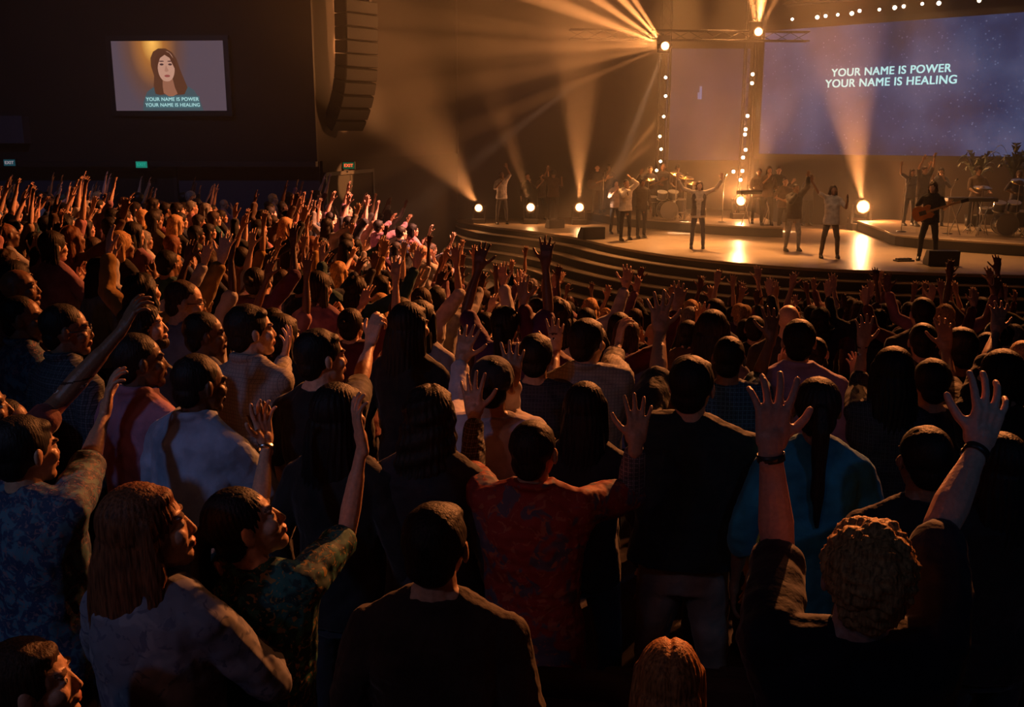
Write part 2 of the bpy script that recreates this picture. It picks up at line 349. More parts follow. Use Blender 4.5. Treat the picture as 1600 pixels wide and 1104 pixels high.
def make_person(sp, voxel=.006, mass=False):
    """sp: arms {1: spec, -1: spec}, head (yaw, pitch, roll), hair style, sleeve 0..1, female, curl, spread ..."""
    fem = sp.get('fem', 0); b = sp.get('broad', 1.0)*(.90 if fem else 1.0); belly = sp.get('belly', 0)
    ln = np.array(sp.get('lean', (0, 0)), float)
    def lean(z): t = max(0, z-.95); return np.array([ln[0]*t, ln[1]*t, 0])
    HR = rotm(*sp.get('head', (0, 0, 0))); HC = np.array([0, .02, 1.60])+lean(1.6)+HR@np.array([0, .0, .0])
    piv = np.array([0, -.005, 1.505])+lean(1.5); HC = piv+HR@np.array([0, .022, .095])
    H = lambda p: HC+HR@np.array(p, float)
    body = MB()
    # head
    body.ell(H((0, -.012, .028)), (.075, .094, .088), HR, 18, 12); body.ell(H((0, .030, -.028)), (.057, .060, .080), HR)
    body.ell(H((0, .058, -.088)), (.030, .030, .024), HR); body.ell(H((0, .035, -.070)), (.045, .044, .030), HR)
    body.caps(H((0, .080, .014)), H((0, .0975, -.026)), .0078, .0105); body.ell(H((0, .091, -.030)), (.0165, .012, .009), HR)
    for x in (-1, 1):
        body.ell(H((x*.030, .074, .030)), (.024, .014, .008), HR); body.ell(H((x*.030, .071, .008)), (.0135, .0125, .0115), HR)
        body.ell(H((x*.040, .056, -.020)), (.024, .026, .026), HR)
        er = HR@rotm(x*22, 0, 0)
        body.ell(H((x*.079, -.008, .000)), (.010, .019, .031), er, 10, 7)
    body.ell(H((0, .088, -.052)), (.023, .010, .0065), HR); body.ell(H((0, .086, -.063)), (.020, .010, .0065), HR)
    for x in (-1, 1): body.caps(lean(1.46)+(x*.035, -.02, 1.475), lean(1.4)+(x*.13, -.01, 1.395), .040, .045)
    body.caps(H((0, -.022, -.055)), lean(1.44)+(0, -.01, 1.44), .052*(.88 if fem else 1.04), .060*(.88 if fem else 1.04))
    # trunk, slim inside the clothes
    T = [(0, 0, .80, .13, .095), (0, 0, .92, .150*b, .100), (0, .0, 1.06, .130*b, .088+belly*.5), (0, 0, 1.25, .152*b, .100), (0, -.005, 1.38, .160*b, .090), (0, -.012, 1.455, .095, .062)]
    body.loft([(cx+lean(z)[0], cy+lean(z)[1], z, rx, ry) for cx, cy, z, rx, ry in T])
    for x in (-1, 1): body.caps((x*.075, 0, .88), (x*.082, .008, .74), .066, .055)
    shirt = MB(); g = .014+sp.get('loose', 0)
    hem = sp.get('hem', .84)
    ST = [(0, 0, hem, .178*b+g, .118+g+belly), (0, 0, .95, .168*b+g, .112+g+belly), (0, .005, 1.06, .150*b+g, .104+g+belly), (0, 0, 1.20, .160*b+g, .112+g+belly*.6),
          (0, -.004, 1.32, .172*b+g, .110+g), (0, -.008, 1.40, .168*b+g, .094+g), (0, -.012, 1.455, .115*b, .074), (0, -.014, 1.485, .068, .066)]
    shirt.loft([(cx+lean(z)[0], cy+lean(z)[1], z, rx, ry) for cx, cy, z, rx, ry in ST], 24, 2.4)
    if fem: 
        for x in (-1, 1): shirt.ell(lean(1.27)+(x*.075, .085, 1.27), (.062, .055, .058))
    if sp.get('collar'):
        for k_ in range(14):
            a0 = k_*2*math.pi/14; a1 = (k_+1)*2*math.pi/14
            if k_ in (3,): continue
            p = [lean(1.49)+(.070*math.cos(a), -.012+.068*math.sin(a), 1.492+(.012 if math.sin(a) < .3 else -.004)) for a in (a0, a1)]
            shirt.caps(p[0], p[1], .016, .016, 1)
    extras = {}; sl = sp.get('sleeve', .45); arms = {}
    for side in (1, -1):
        a = sp.get('arms', {}).get(side, 'down')
        E, W, hd, pn = preset(a, side) if isinstance(a, str) else [np.array(v, float) for v in a[:4]]
        if isinstance(a, str): E = E+lean(E[2]); W = W+lean(W[2])
        lift = min(1, max(0, (E[2]-1.15)/.45))
        Sh = np.array([side*(.178*b-.02*lift), -.008+.02*lift, 1.372+.078*lift])+lean(1.4)
        m = .92*(.86 if fem else 1.0)*sp.get('arm', 1.0)
        body.caps(Sh-[side*.05, 0, .03], Sh, .055*m, .056*m)
        mid = Sh*.55+E*.45; body.caps(Sh, mid, .056*m, .049*m); body.caps(mid, E, .049*m, .037*m)
        f1 = E*.70+W*.30; body.caps(E, f1, .038*m, .0415*m); body.caps(f1, E*.35+W*.65, .0415*m, .033*m); body.caps(E*.35+W*.65, W, .033*m, .0255*m, .85, pn)
        hand(body, W, hd, pn, side, sp.get('spread', .16), sp.get('curl', .22), sp.get('hs', 1.0)*(.93 if fem else 1.03))
        c = .013+sp.get('loose', 0)*.7
        # trapezius and yoke keep the shoulder joined
        shirt.caps(lean(1.44)+(side*.048, -.012, 1.452), Sh, .044+c, .046+c)
        shirt.caps(lean(1.3)+(side*.115*b, -.004, 1.33), Sh, .075+c, .055*m+c)
        LU = 1.0; total = sl*2    # sleeve measured in upper arm + forearm
        t = min(1, total); e1 = Sh*(1-t)+E*t; shirt.caps(Sh, Sh*.5+e1*.5, .057*m+c, .055*m+c*1.2); shirt.caps(Sh*.5+e1*.5, e1, .055*m+c*1.2, (.051-.010*t)*m+c*1.25)
        if total > 1:
            t = total-1; e2 = E*(1-t)+W*t; shirt.caps(E, E*.6+e2*.4, .043*m+c, .044*m+c); shirt.caps(E*.6+e2*.4, e2, .044*m+c, (.043-.013*t)*m+c)
            cuff = e2; cdir = nrm(W-E); cr = (.043-.013*t)*m+c+.004
        else: cuff = e1; cdir = nrm(E-Sh); cr = (.051-.010*t)*m+c*1.25+.004
        shirt.caps(cuff-cdir*.022, cuff, cr, cr)
        arms[side] = (Sh, E, W, hd, pn, cuff, cdir, cr)
    extras['arms'] = arms
    tr = MB(); q = sp.get('stance', .10)
    tr.loft([(0, -.003, .80, .150*b, .108), (0, -.003, .90, .158*b, .108), (0, 0, 1.00, .150*b+.01, .108), (0, 0, 1.06, .140*b+.008, .10)], 20)
    step = sp.get('step', (0, 0))
    for x in (-1, 1):
        fy = step[0 if x > 0 else 1]; hip = (x*.085, -.004, .86); kn = (x*(.09+q*.35), .03+fy*.5, .48); an = (x*(.085+q*.55), -.01+fy, .085)
        tr.caps(hip, kn, .084*(b if not fem else 1.0), .064); tr.caps(kn, an, .062, .048+sp.get('flare', 0))
    shoes = []
    for x in (-1, 1):
        shoe = MB(); shoes.append(shoe)
        fy = step[0 if x > 0 else 1]; ax = x*(.085+q*.55); R_ = rotm(-x*12)
        shoe.loft([(ax, .055+fy, .0, .046, .125), (ax, .055+fy, .022, .049, .130), (ax, .045+fy, .05, .043, .112), (ax, 0.0+fy, .085, .038, .058), (ax, -.01+fy, .105, .036, .040)], 14, 2.2)
    def wr(seed, amt):
        return lambda co, nr: co+nr*((fbm(co*[1, 1, 1.6], 26, seed)*amt+fbm(co*[1.4, 1, .7], 60, seed+5)*amt*.45)[:, None])
    seed = sp.get('seed', 1)
    out = {'extras': extras, 'HC': HC, 'HR': HR}
    sfx = '_mass' if mass else ''
    face_mats = [M['skin'+sfx], M['eye'], M['iris'], M['lips'] if not mass else M['skin_mass'], M['brow'] if not mass else M['skin_mass']]
    bm = body.skin('person', face_mats, voxel, 2 if voxel < .01 else 1, sp.get('dec', 1.0))
    n = len(bm.polygons); ce = np.empty(n*3); bm.polygons.foreach_get('center', ce); L = (ce.reshape(-1, 3)-HC)@HR
    mi = np.zeros(n, int)
    if voxel < .009:
        ax = abs(L[:, 0]); fr = L[:, 1] > .066
        mi[(((ax-.030)/.0125)**2+((L[:, 2]-.009)/.0062)**2 < 1) & fr] = 1
        mi[(((ax-.030)/.0055)**2+((L[:, 2]-.009)/.0058)**2 < 1) & fr] = 2
        mi[(((ax-.031)/.0215)**2+((L[:, 2]-.0335)/.0048)**2 < 1) & (L[:, 1] > .06)] = 4
        mi[((ax/.022)**2+((L[:, 2]+.057)/.011)**2 < 1) & (L[:, 1] > .082)] = 3
    bm.polygons.foreach_set('material_index', mi); out['body'] = bm
    out['shirt'] = shirt.skin('shirt', sp.get('shirtmat', M['cloth'+sfx]), voxel*1.5, 2, sp.get('dec', 1.0), wr(seed, .0065))
    out['trousers'] = tr.skin('trousers', sp.get('trmat', M['denim'] if not mass else M['cloth_mass']), max(voxel*2, .013), 2, sp.get('dec', 1.0), wr(seed+3, .006))
    out['shoes'] = [q_.mesh('shoe', sp.get('shoemat', M['leather'])) for q_ in shoes]
    # hair
    st = sp.get('hair', 'short'); hb = MB(); nz = .0022; hv = max(voxel, .0055); fs = 60
    if st != 'bald':
        gr = {'buzz': .003, 'crop': .006, 'short': .012, 'curly': .020, 'afro': .045, 'bun': .010, 'pony': .011, 'long': .014, 'bob': .018, 'part': .013, 'wavy': .016}[st]
        hb.ell(H((0, -.024, .040)), (.0745+gr*.8, .090+gr*.75, .082+gr), HR, 24, 16)
        hb.ell(H((0, -.060, -.020)), (.062+gr*.5, .046+gr*.6, .062), HR)
        if st in ('short', 'wavy', 'curly', 'part', 'long', 'bob'): hb.ell(H((.010, .030, .084)), (.054, .044, .022+gr*.3), HR)
        if st in ('long', 'part', 'wavy'):
            ls = sp.get('hairlen', .34); top = H((0, -.045, .0)); vy = HR@np.array([0, -1, 0]); secs = []
            for t, rx, ry, back in ((-.16, .040, .034, -.012), (-.08, .066, .054, -.006), (0, .082, .067, 0), (.22, .094, .066, .012), (.5, .098, .055, .026), (.8, .088, .040, .040), (1.0, .050, .016, .045)):
                c_ = top+np.array([vy[0]*(back+.012), vy[1]*(back+.012), -ls*t]); secs.append((c_[0], c_[1], c_[2], rx, ry))
            hb.loft(secs, 28, 2.0)
            for x in (-1, 1):
                hb.caps(H((x*.070, -.005, .04)), H((x*.078, -.015, -.08)), .026, .028); hb.caps(H((x*.078, -.015, -.08)), H((x*.082, -.02, -.08))+np.array([0, 0, -ls*.45]), .028, .018)
        if st == 'bob':
            for x in (-1, 0, 1): hb.caps(H((x*.062, -.035, .02)), H((x*.070, -.045, -.105)), .036, .034)
        if st == 'pony':
            p = H((0, -.125, .035)); pl = sp.get('hairlen', .32); hb.ell(p, .028)
            hb.caps(p, p+HR@np.array([0, -.035, -.06]), .026, .030); q1 = p+HR@np.array([0, -.035, -.06]); hb.caps(q1, q1+np.array([0, 0, -pl*.6]), .030, .024); hb.caps(q1+np.array([0, 0, -pl*.6]), q1+np.array([.01, 0, -pl]), .024, .007)
        if st == 'bun': hb.ell(H((0, -.125, .055)), (.040, .036, .038), HR)
        if st == 'curly': nz, fs = .0095, 130
        if st == 'afro': nz, fs = .006, 90
        if st in ('long', 'part', 'bob', 'wavy', 'pony', 'bun'):
            def dsp(co, nr):
                Lc = (co-HC)@HR; a = np.arctan2(Lc[:, 0], Lc[:, 1] if st != 'part' else Lc[:, 1]*.4)
                down = np.clip(-Lc[:, 2]*8, 0, 1)
                g_ = np.sin(a*34+np.sin(Lc[:, 2]*22+a*3)*1.3)*.0017+np.sin(Lc[:, 0]*300+np.sin(Lc[:, 2]*14)*2)*.0022*down
                if st == 'wavy': g_ = g_+np.sin(Lc[:, 2]*95+a*4)*.004
                if st == 'part': g_ = g_-.009*np.exp(-(Lc[:, 0]/.0075)**2)*(Lc[:, 2] > .03)
                return co+nr*g_[:, None]
        else:
            dsp = lambda co, nr: co+nr*((fbm(co, fs, seed)*nz+fbm(co, fs*2.3, seed+2)*nz*.6)[:, None])
        out['hair'] = hb.skin('hair', M['hair'+sfx], hv, 2, sp.get('dec', 1.0), dsp)
    return out
def put_person(ms, loc, yaw, s, skin, hairc, shirtc, trc, name='person'):
    """the body is the thing; hair and clothing are its children"""
    o = link(name, ms['body'], None, loc, skin); o.rotation_euler = (0, 0, math.radians(yaw)); o.scale = (s, s, s)
    if 'hair' in ms: link('hair', ms['hair'], o, None, hairc)
    link('shirt', ms['shirt'], o, None, shirtc); link('trousers', ms['trousers'], o, None, trc)
    for e in ms.get('shoes', []): link('shoe', e, o)
    return o
SK = dict(light=(.62, .38, .26), fair=(.70, .46, .34), tan=(.45, .26, .16), brown=(.22, .115, .065), dark=(.11, .055, .032), pink=(.66, .38, .30))
HAIR = dict(black=(.010, .008, .007), dark=(.022, .014, .009), brown=(.06, .032, .017), auburn=(.20, .075, .03), blond=(.66, .40, .17), golden=(.55, .24, .08), grey=(.25, .23, .21))
# ---------------------------------------------------------------- the hall
def grid_floor():
    xs = np.arange(-15, 19.01, .5); ys = np.arange(-4, 38.51, .5); V = []; Fc = []
    for y in ys:
        for x in xs:
            z = floor_z(x, y) if y < 22.4 else floor_z(x, 22.4)*(1-sstep(22.9, 24.4, y)) if x > -4 else floor_z(x, 22.4)
            V.append((x, y, z))
    nx = len(xs)
    for j in range(len(ys)-1):
        for i in range(nx-1): a = j*nx+i; Fc.append((a, a+1, a+nx+1, a+nx))
    me = bpy.data.meshes.new('floor'); me.from_pydata(V, [], Fc); me.materials.append(M['carpet']); me.update()
    return link('floor', me)
tag(grid_floor(), 'dark carpeted hall floor sloping down to the stage', kind='structure')
def wall(name, pts, z0, z1, m, th=.2, label=None):
    """a wall of thickness th standing on the line through pts, thickness away from the hall"""
    (x0, y0), (x1, y1) = pts; d = Vector((x1-x0, y1-y0, 0)).normalized(); n = Vector((-d.y, d.x, 0))*th
    o = MB().prism([(x0, y0), (x1, y1), (x1+n.x, y1+n.y), (x0+n.x, y0+n.y)], z0, z1).obj(name, [m])
    return tag(o, label, kind='structure')
ZL = 3.48
wall('wall_left', [(-15, 23.7), (-4.6, 23.7)], ZL, 12, M['wall'], .4, 'upper brown side wall carrying the hung screen')
wall('wall_lower_left', [(-15, 24.05), (-4.62, 24.05)], 0, ZL, M['lowwall'], .2, 'dim blue grey lower side wall behind the crowd')
wall('wall_corner', [(-4.6, 23.9), (-1.95, 35.0)], ZL, 12, M['wall'], .3, 'brown wall running back from the corner towards the stage')
wall('wall_lower_corner', [(-4.55, 24.1), (-1.90, 35.1)], 0, ZL, M['drape'], .3, 'dark lower wall beside the corner doorway')
wall('wall_back', [(-2.1, 35.4), (8.9, 36.9)], 0, 12, M['wall'], .3, 'brown wall behind the band')
wall('wall_right', [(8.7, 36.6), (18.5, 28.0)], 0, 12, M['wall'], .3, 'dark wall below and around the large screen') if 0 else None
wall('wall_screen', [(8.55, 34.75), (18.5, 26.15)], 0, 12, M['wall'], .3, 'dark wall below and around the large lyric screen')
tag(MB().box((-15, -4, 12), (19, 39, 12.2)).obj('ceiling', [M['drape']]), 'black hall ceiling', kind='structure')
tag(MB().box((-15.2, -4, 0), (-15, 24, 12)).obj('wall_far_left', [M['drape']]), kind='structure')
# seam where two wall panels meet, ledge of the side balcony
tag(MB().box((-15, 23.35, 3.90), (-11.3, 23.75, 4.52)).obj('trim_1', [M['lowwall']]), 'dim blue balcony ledge on the side wall', kind='structure')
tag(MB().box((-15, 23.5, ZL-.12), (-4.6, 23.8, ZL)).obj('trim_2', [M['black']]), kind='structure')
p = at(715, 200, 34.4); tag(MB().box((p.x-.03, 34.2, ZL), (p.x+.03, 34.3, 12)).obj('trim_3', [M['black']]), kind='structure')
def door(name, p0, p1, h, z0, label, lab_h='dark push bar'):
    """double door between two floor points"""
    a = Vector((*p0, 0)); b = Vector((*p1, 0)); d = (b-a).normalized(); ang = math.atan2(d.y, d.x); L = (b-a).length
    o = empty(name, (a.x, a.y, z0), ang); tag(o, label, kind='structure')
    fr = MB(); fr.box((-.09, -.06, 0), (0, .06, h+.09)).box((L, -.06, 0), (L+.09, .06, h+.09)).box((0, -.06, h), (L, .06, h+.09)); fr.obj('frame', [M['riser']], o)
    for k in range(2):
        q = MB().box((L/2*k+.01, -.02, .01), (L/2*(k+1)-.01, .03, h-.01)).obj('door_leaf', [M['drape']], o, bevel=.005)
        MB().box((L/2*k+.12, -.07, .98), (L/2*(k+1)-.12, -.03, 1.04)).obj('push_bar', [M['black']], q)
a, b = at(182, 300, 23.98), at(273, 300, 23.98)
door('door_1', (a.x, a.y), (b.x, b.y), at(200, 265, 23.98).z-.9, .9, 'dark double door in the side wall under the green exit sign')
door('door_2', (-4.50, 24.10), (-3.80, 27.0), 2.5, .62, 'dark corner doorway under the red exit sign')
# ---- the large lyric screen
SA = Vector((8.76, 34.0, 0)); SD = Vector((6.14, -5.30, 0)).normalized(); SANG = math.atan2(SD.y, SD.x)
def on_screen(px, py):
    """point of the lyric screen's plane seen at the pixel, as (u along it, z)"""
    x = (px-800)/F; v = -(py-552)/F
    r = Vector((x, math.cos(TH)+v*math.sin(TH), -math.sin(TH)+v*math.cos(TH))); n = Vector((SD.y, -SD.x, 0))
    t = SA.dot(n)/r.dot(n); q = r*t; return (q-SA).dot(SD), q.z+CZ
u0, zt = on_screen(1197, 49); _, zb = on_screen(1195, 240); SW = 9.6
def screen_mat(name, kind):
    m = bpy.data.materials.new(name); m.use_nodes = True; nt = m.node_tree; nt.nodes.clear()
    o = nt.nodes.new('ShaderNodeOutputMaterial'); e = nt.nodes.new('ShaderNodeEmission'); tc = nt.nodes.new('ShaderNodeTexCoord')
    n = nt.nodes.new('ShaderNodeTexNoise'); n.inputs['Scale'].default_value = .45; n.inputs['Detail'].default_value = 5
    nt.links.new(tc.outputs['Object'], n.inputs['Vector'])
    r = nt.nodes.new('ShaderNodeValToRGB'); nt.links.new(n.outputs[0], r.inputs[0]); cr = r.color_ramp
    cs = [(.32, (.020, .018, .040)), (.46, (.030, .034, .085)), (.58, (.050, .058, .125)), (.70, (.085, .080, .150))] if kind == 'stars' else [(.3, (.008, .007, .014)), (.7, (.026, .020, .045))]
    cr.elements[0].position = cs[0][0]; cr.elements[0].color = (*cs[0][1], 1); cr.elements[1].position = cs[-1][0]; cr.elements[1].color = (*cs[-1][1], 1)
    for q, c in cs[1:-1]: el = cr.elements.new(q); el.color = (*c, 1)
    src = r.outputs[0]
    if kind == 'stars':
        v = nt.nodes.new('ShaderNodeTexVoronoi'); v.inputs['Scale'].default_value = 7
        nt.links.new(tc.outputs['Object'], v.inputs['Vector'])
        mr = nt.nodes.new('ShaderNodeMapRange'); nt.links.new(v.outputs['Distance'], mr.inputs[0])
        mr.inputs['From Min'].default_value = .20; mr.inputs['From Max'].default_value = .05
        n3 = nt.nodes.new('ShaderNodeTexNoise'); n3.inputs['Scale'].default_value = 1.3; nt.links.new(tc.outputs['Object'], n3.inputs['Vector'])
        mm = nt.nodes.new('ShaderNodeMath'); mm.operation = 'MULTIPLY'; nt.links.new(mr.outputs[0], mm.inputs[0]); nt.links.new(n3.outputs[0], mm.inputs[1])
        ad = nt.nodes.new('ShaderNodeMix'); ad.data_type = 'RGBA'; nt.links.new(mm.outputs[0], ad.inputs[0]); nt.links.new(src, ad.inputs[6]); ad.inputs[7].default_value = (.22, .25, .40, 1); src = ad.outputs[2]
    nt.links.new(src, e.inputs[0]); e.inputs[1].default_value = 1.1; nt.links.new(e.outputs[0], o.inputs[0]); return m
scr = empty('projection_screen', (SA.x, SA.y, 0), SANG)
tag(scr, 'huge starry blue screen showing two lines of white lyrics above the band', 'screen')
MB().box((u0, -.04, zb), (u0+SW, .04, zt)).obj('screen_surface', [screen_mat('screen_stars', 'stars')], scr)
fr = MB(); fr.box((u0-.18, -.08, zb-.18), (u0, .10, zt+.18)).box((u0+SW, -.08, zb-.18), (u0+SW+.18, .10, zt+.18)).box((u0, -.08, zt), (u0+SW, .10, zt+.18)).box((u0, -.08, zb-.18), (u0+SW, .10, zb)).obj('screen_frame', [M['black']], scr)
TXT = emit('lyric_light', (.55, .95, .93), .95)
def text(name, body, size, m, parent, loc, off=.03, rot=(math.pi/2, 0, 0), width=None, ext=.004):
    cu = bpy.data.curves.new(name, 'FONT'); cu.body = body; cu.size = size; cu.align_x = 'CENTER'; cu.align_y = 'CENTER'; cu.extrude = ext
    cu.space_character = 1.06
    o = bpy.data.objects.new('t', cu); COL.objects.link(o)
    me = bpy.data.meshes.new_from_object(o.evaluated_get(bpy.context.evaluated_depsgraph_get())); bpy.data.objects.remove(o)
    # heavier strokes: the same letters once more, a stroke's breadth aside
    n = len(me.vertices); co = np.empty(n*3); me.vertices.foreach_get('co', co); co = co.reshape(-1, 3); fs_ = [tuple(p.vertices) for p in me.polygons]; mb = MB()
    for k_, (dx, dy) in enumerate(((-1, -1), (1, 1), (1, -1), (-1, 1), (0, 0))): mb.add(co+[dx*off*size, dy*off*size*.6, k_*.0006], fs_)
    bpy.data.meshes.remove(me); me = mb.mesh(name, [], False)
    xs = [v.co.x for v in me.vertices]; wd = max(xs)-min(xs)
    me.materials.clear(); me.materials.append(m); q = link(name, me, parent, loc); q.rotation_euler = rot
    if width: s = width/wd; q.scale = (s, s, 1)
    return q
for line, (xa, ya), (xb, yb) in [('YOUR NAME IS POWER', (1300, 116), (1488, 105)), ('YOUR NAME IS HEALING', (1291, 133), (1497, 123))]:
    ua, za = on_screen(xa, ya); ub, zb_ = on_screen(xb, yb)
    text('lyric_line', line, .42, TXT, scr, ((ua+ub)/2, -.06, (za+zb_)/2), .022, width=ub-ua)
# ---- centre panel between the two towers
a, b = at(1044, 76, 35.6), at(1164, 250, 35.6)
c = empty('led_panel', (a.x, 35.6, 0)); tag(c, 'dim violet screen panel between the two columns of lamps', 'screen')
MB().box((0, -.03, b.z), (b.x-a.x, .05, a.z)).obj('screen_surface', [screen_mat('screen_violet', 'violet')], c)
MB().box((-.06, .0, b.z-.06), (b.x-a.x+.06, .08, a.z+.06)).obj('screen_frame', [M['black']], c)
q = at(1095, 142, 35.55); fg = MB(); fg.box((-.04, -.012, -.28), (.04, 0, .16)).box((-.10, -.012, -.28), (-.05, 0, -.05)); fg.obj('screen_figure', [emit('figure_light', (.35, .5, 1), .30)], c, (q.x-a.x, -.03, q.z))
# ---- the hung side screen with the live picture
YS = 23.60; a, b = at(172, 64, YS), at(357, 173, YS); W_, H_ = b.x-a.x, a.z-b.z
side = empty('video_screen', (a.x+W_/2, YS, b.z)); tag(side, 'hung side screen showing a long-haired woman in close-up with lyrics', 'screen')
side.rotation_euler = (0, 0, math.radians(-3))
def flat(name, poly, d, m, parent=side, th=.004):
    """a flat shape of the picture, u to the right and v up in screen widths"""
    mb = MB(); n = len(poly); V = [(u*W_, -d, v*W_) for u, v in poly]+[(u*W_, -d+th, v*W_) for u, v in poly]
    mb.add(V, [tuple(range(n)), tuple(range(n, 2*n))[::-1]]+[(i, i+n, (i+1) % n+n, (i+1) % n) for i in range(n)])
    return mb.obj(name, [m], parent)
hv_ = H_/W_
def pic_mat():
    m = bpy.data.materials.new('video_backdrop'); m.use_nodes = True; nt = m.node_tree; nt.nodes.clear()
    o = nt.nodes.new('ShaderNodeOutputMaterial'); e = nt.nodes.new('ShaderNodeEmission'); tc = nt.nodes.new('ShaderNodeTexCoord')
    mp = nt.nodes.new('ShaderNodeMapping'); mp.inputs['Location'].default_value = (.40, 0, -.95); mp.inputs['Scale'].default_value = (1.15, 0, .62)
    nt.links.new(tc.outputs['Object'], mp.inputs[0]); g = nt.nodes.new('ShaderNodeTexGradient'); g.gradient_type = 'SPHERICAL'; nt.links.new(mp.outputs[0], g.inputs[0])
    r = nt.nodes.new('ShaderNodeValToRGB'); nt.links.new(g.outputs[0], r.inputs[0]); cr = r.color_ramp
    cr.elements[0].position = 0; cr.elements[0].color = (.085, .058, .075, 1); cr.elements[1].position = 1; cr.elements[1].color = (1, .50, .10, 1)
    for q, c_ in ((.35, (.12, .055, .04)), (.7, (.36, .13, .03))): el = cr.elements.new(q); el.color = (*c_, 1)
    nt.links.new(r.outputs[0], e.inputs[0]); e.inputs[1].default_value = 1.1; nt.links.new(e.outputs[0], o.inputs[0]); return m
flat('screen_surface', [(-.5, 0), (.5, 0), (.5, hv_), (-.5, hv_)], .03, pic_mat(), th=.05)
fr = MB(); fr.box((-W_/2-.12, -.05, -.12), (-W_/2, .06, H_+.12)).box((W_/2, -.05, -.12), (W_/2+.12, .06, H_+.12)).box((-W_/2, -.05, H_), (W_/2, .06, H_+.12)).box((-W_/2, -.05, -.12), (W_/2, .06, 0)).obj('screen_frame', [M['black']], side)
cv = lambda cx, cy, rx, ry, n=20, e=2: [(cx+rx*math.copysign(abs(math.cos(t))**(2/e), math.cos(t)), cy+ry*math.copysign(abs(math.sin(t))**(2/e), math.sin(t))) for t in [i*2*math.pi/n for i in range(n)]]
# picture coordinates measured on the screen: x = (px-264.5)/185, y = (173-py)/185
V_ = lambda px, py: ((px-264.5)/185, (173-py)/185)
flat('portrait_shoulders', [V_(*q) for q in [(217, 173), (219, 158), (226, 143), (240, 134), (255, 130), (275, 130), (292, 133), (304, 140), (312, 153), (318, 173)]], .040, emit('video_blouse', (.055, .085, .10), 1))
flat('portrait_hair', [V_(*q) for q in [(238, 134), (240, 118), (236, 103), (236, 90), (241, 80), (250, 75), (262, 75), (272, 81), (279, 92), (283, 106), (288, 120), (294, 136), (288, 147), (276, 148), (262, 146), (248, 148), (240, 146)]], .046, emit('video_hair', (.10, .035, .018), 1))
flat('portrait_neck', [V_(*q) for q in [(254, 120), (270, 120), (273, 136), (277, 146), (265, 152), (254, 145), (253, 134)]], .050, emit('video_neck', (.30, .12, .07), 1))
fc = flat('portrait_face', [(V_(261, 103)[0]+x, V_(261, 103)[1]+y) for x, y in cv(0, 0, .076, .128, 24, 2.3)], .054, emit('video_face', (.52, .27, .19), 1))
drk = emit('video_features', (.07, .03, .03), 1)
for px in (254, 268): flat('portrait_eye', [(V_(px, 100)[0]+x, V_(px, 100)[1]+y) for x, y in cv(0, 0, .018, .009, 10)], .057, drk); flat('portrait_brow', [(V_(px, 95)[0]+x, V_(px, 95)[1]+y) for x, y in cv(0, 0, .024, .005, 10)], .057, drk)
flat('portrait_nose', [V_(*q) for q in [(261, 101), (265, 110), (261, 112), (258, 110)]], .057, emit('video_nose', (.40, .19, .13), 1))
flat('portrait_mouth', [(V_(262, 118)[0]+x, V_(262, 118)[1]+y) for x, y in cv(0, 0, .026, .011, 12)], .057, emit('video_mouth', (.30, .07, .06), 1))
flat('portrait_fringe', [V_(*q) for q in [(246, 112), (243, 96), (247, 84), (258, 78), (268, 82), (276, 94), (278, 112), (274, 104), (268, 90), (260, 85), (252, 90), (248, 100)]], .058, emit('video_fringe', (.09, .030, .016), 1))
for line, py in (('YOUR NAME IS POWER', 155), ('YOUR NAME IS HEALING', 164)):
    flat('caption_band', [(V_(223, py-5)), (V_(313, py-5)), (V_(313, py+4.5)), (V_(223, py+4.5))][::-1], .060, emit('caption_band', (.06, .13, .15), 1))
    text('caption', line, .12, emit('caption_light', (.50, .85, .85), .8), side, ((268-264.5)/185*W_, -.066, (173-py)/185*W_), .018, width=(88 if py < 160 else 91)/185*W_, ext=.001)
# ---- exit signs
def exit_sign(px, py, y, w, face, letters, label, rz=0):
    q = at(px, py, y); o = empty('exit_sign', (q.x, q.y, q.z), rz); tag(o, label, 'exit sign', 'exit signs on the side walls'); h = w*.56
    MB().box((-w/2-.02, -.03, -h/2-.02), (w/2+.02, .05, h/2+.02)).obj('housing', [M['black']], o, bevel=.006)
    MB().box((-w/2, -.045, -h/2), (w/2, -.03, h/2)).obj('sign_face', [emit('sign_face', *face)], o)
    text('lettering', 'EXIT', h*.8, emit('sign_letters', *letters), o, (0, -.05, 0), .03, width=w*.8, ext=.002)
exit_sign(222, 257, 23.42, .26, ((.01, .26, .18), .65), ((.02, .55, .38), .6), 'green exit sign above the dark double door')
exit_sign(545, 258.5, 25.3, .28, ((.01, .12, .045), .6), ((1, .10, .03), 1.6), 'red lettered exit sign above the corner doorway')
exit_sign(16, 254, 23.42, .26, ((.01, .06, .08), .7), ((.55, .45, .5), .5), 'small pale exit sign under the side balcony ledge')
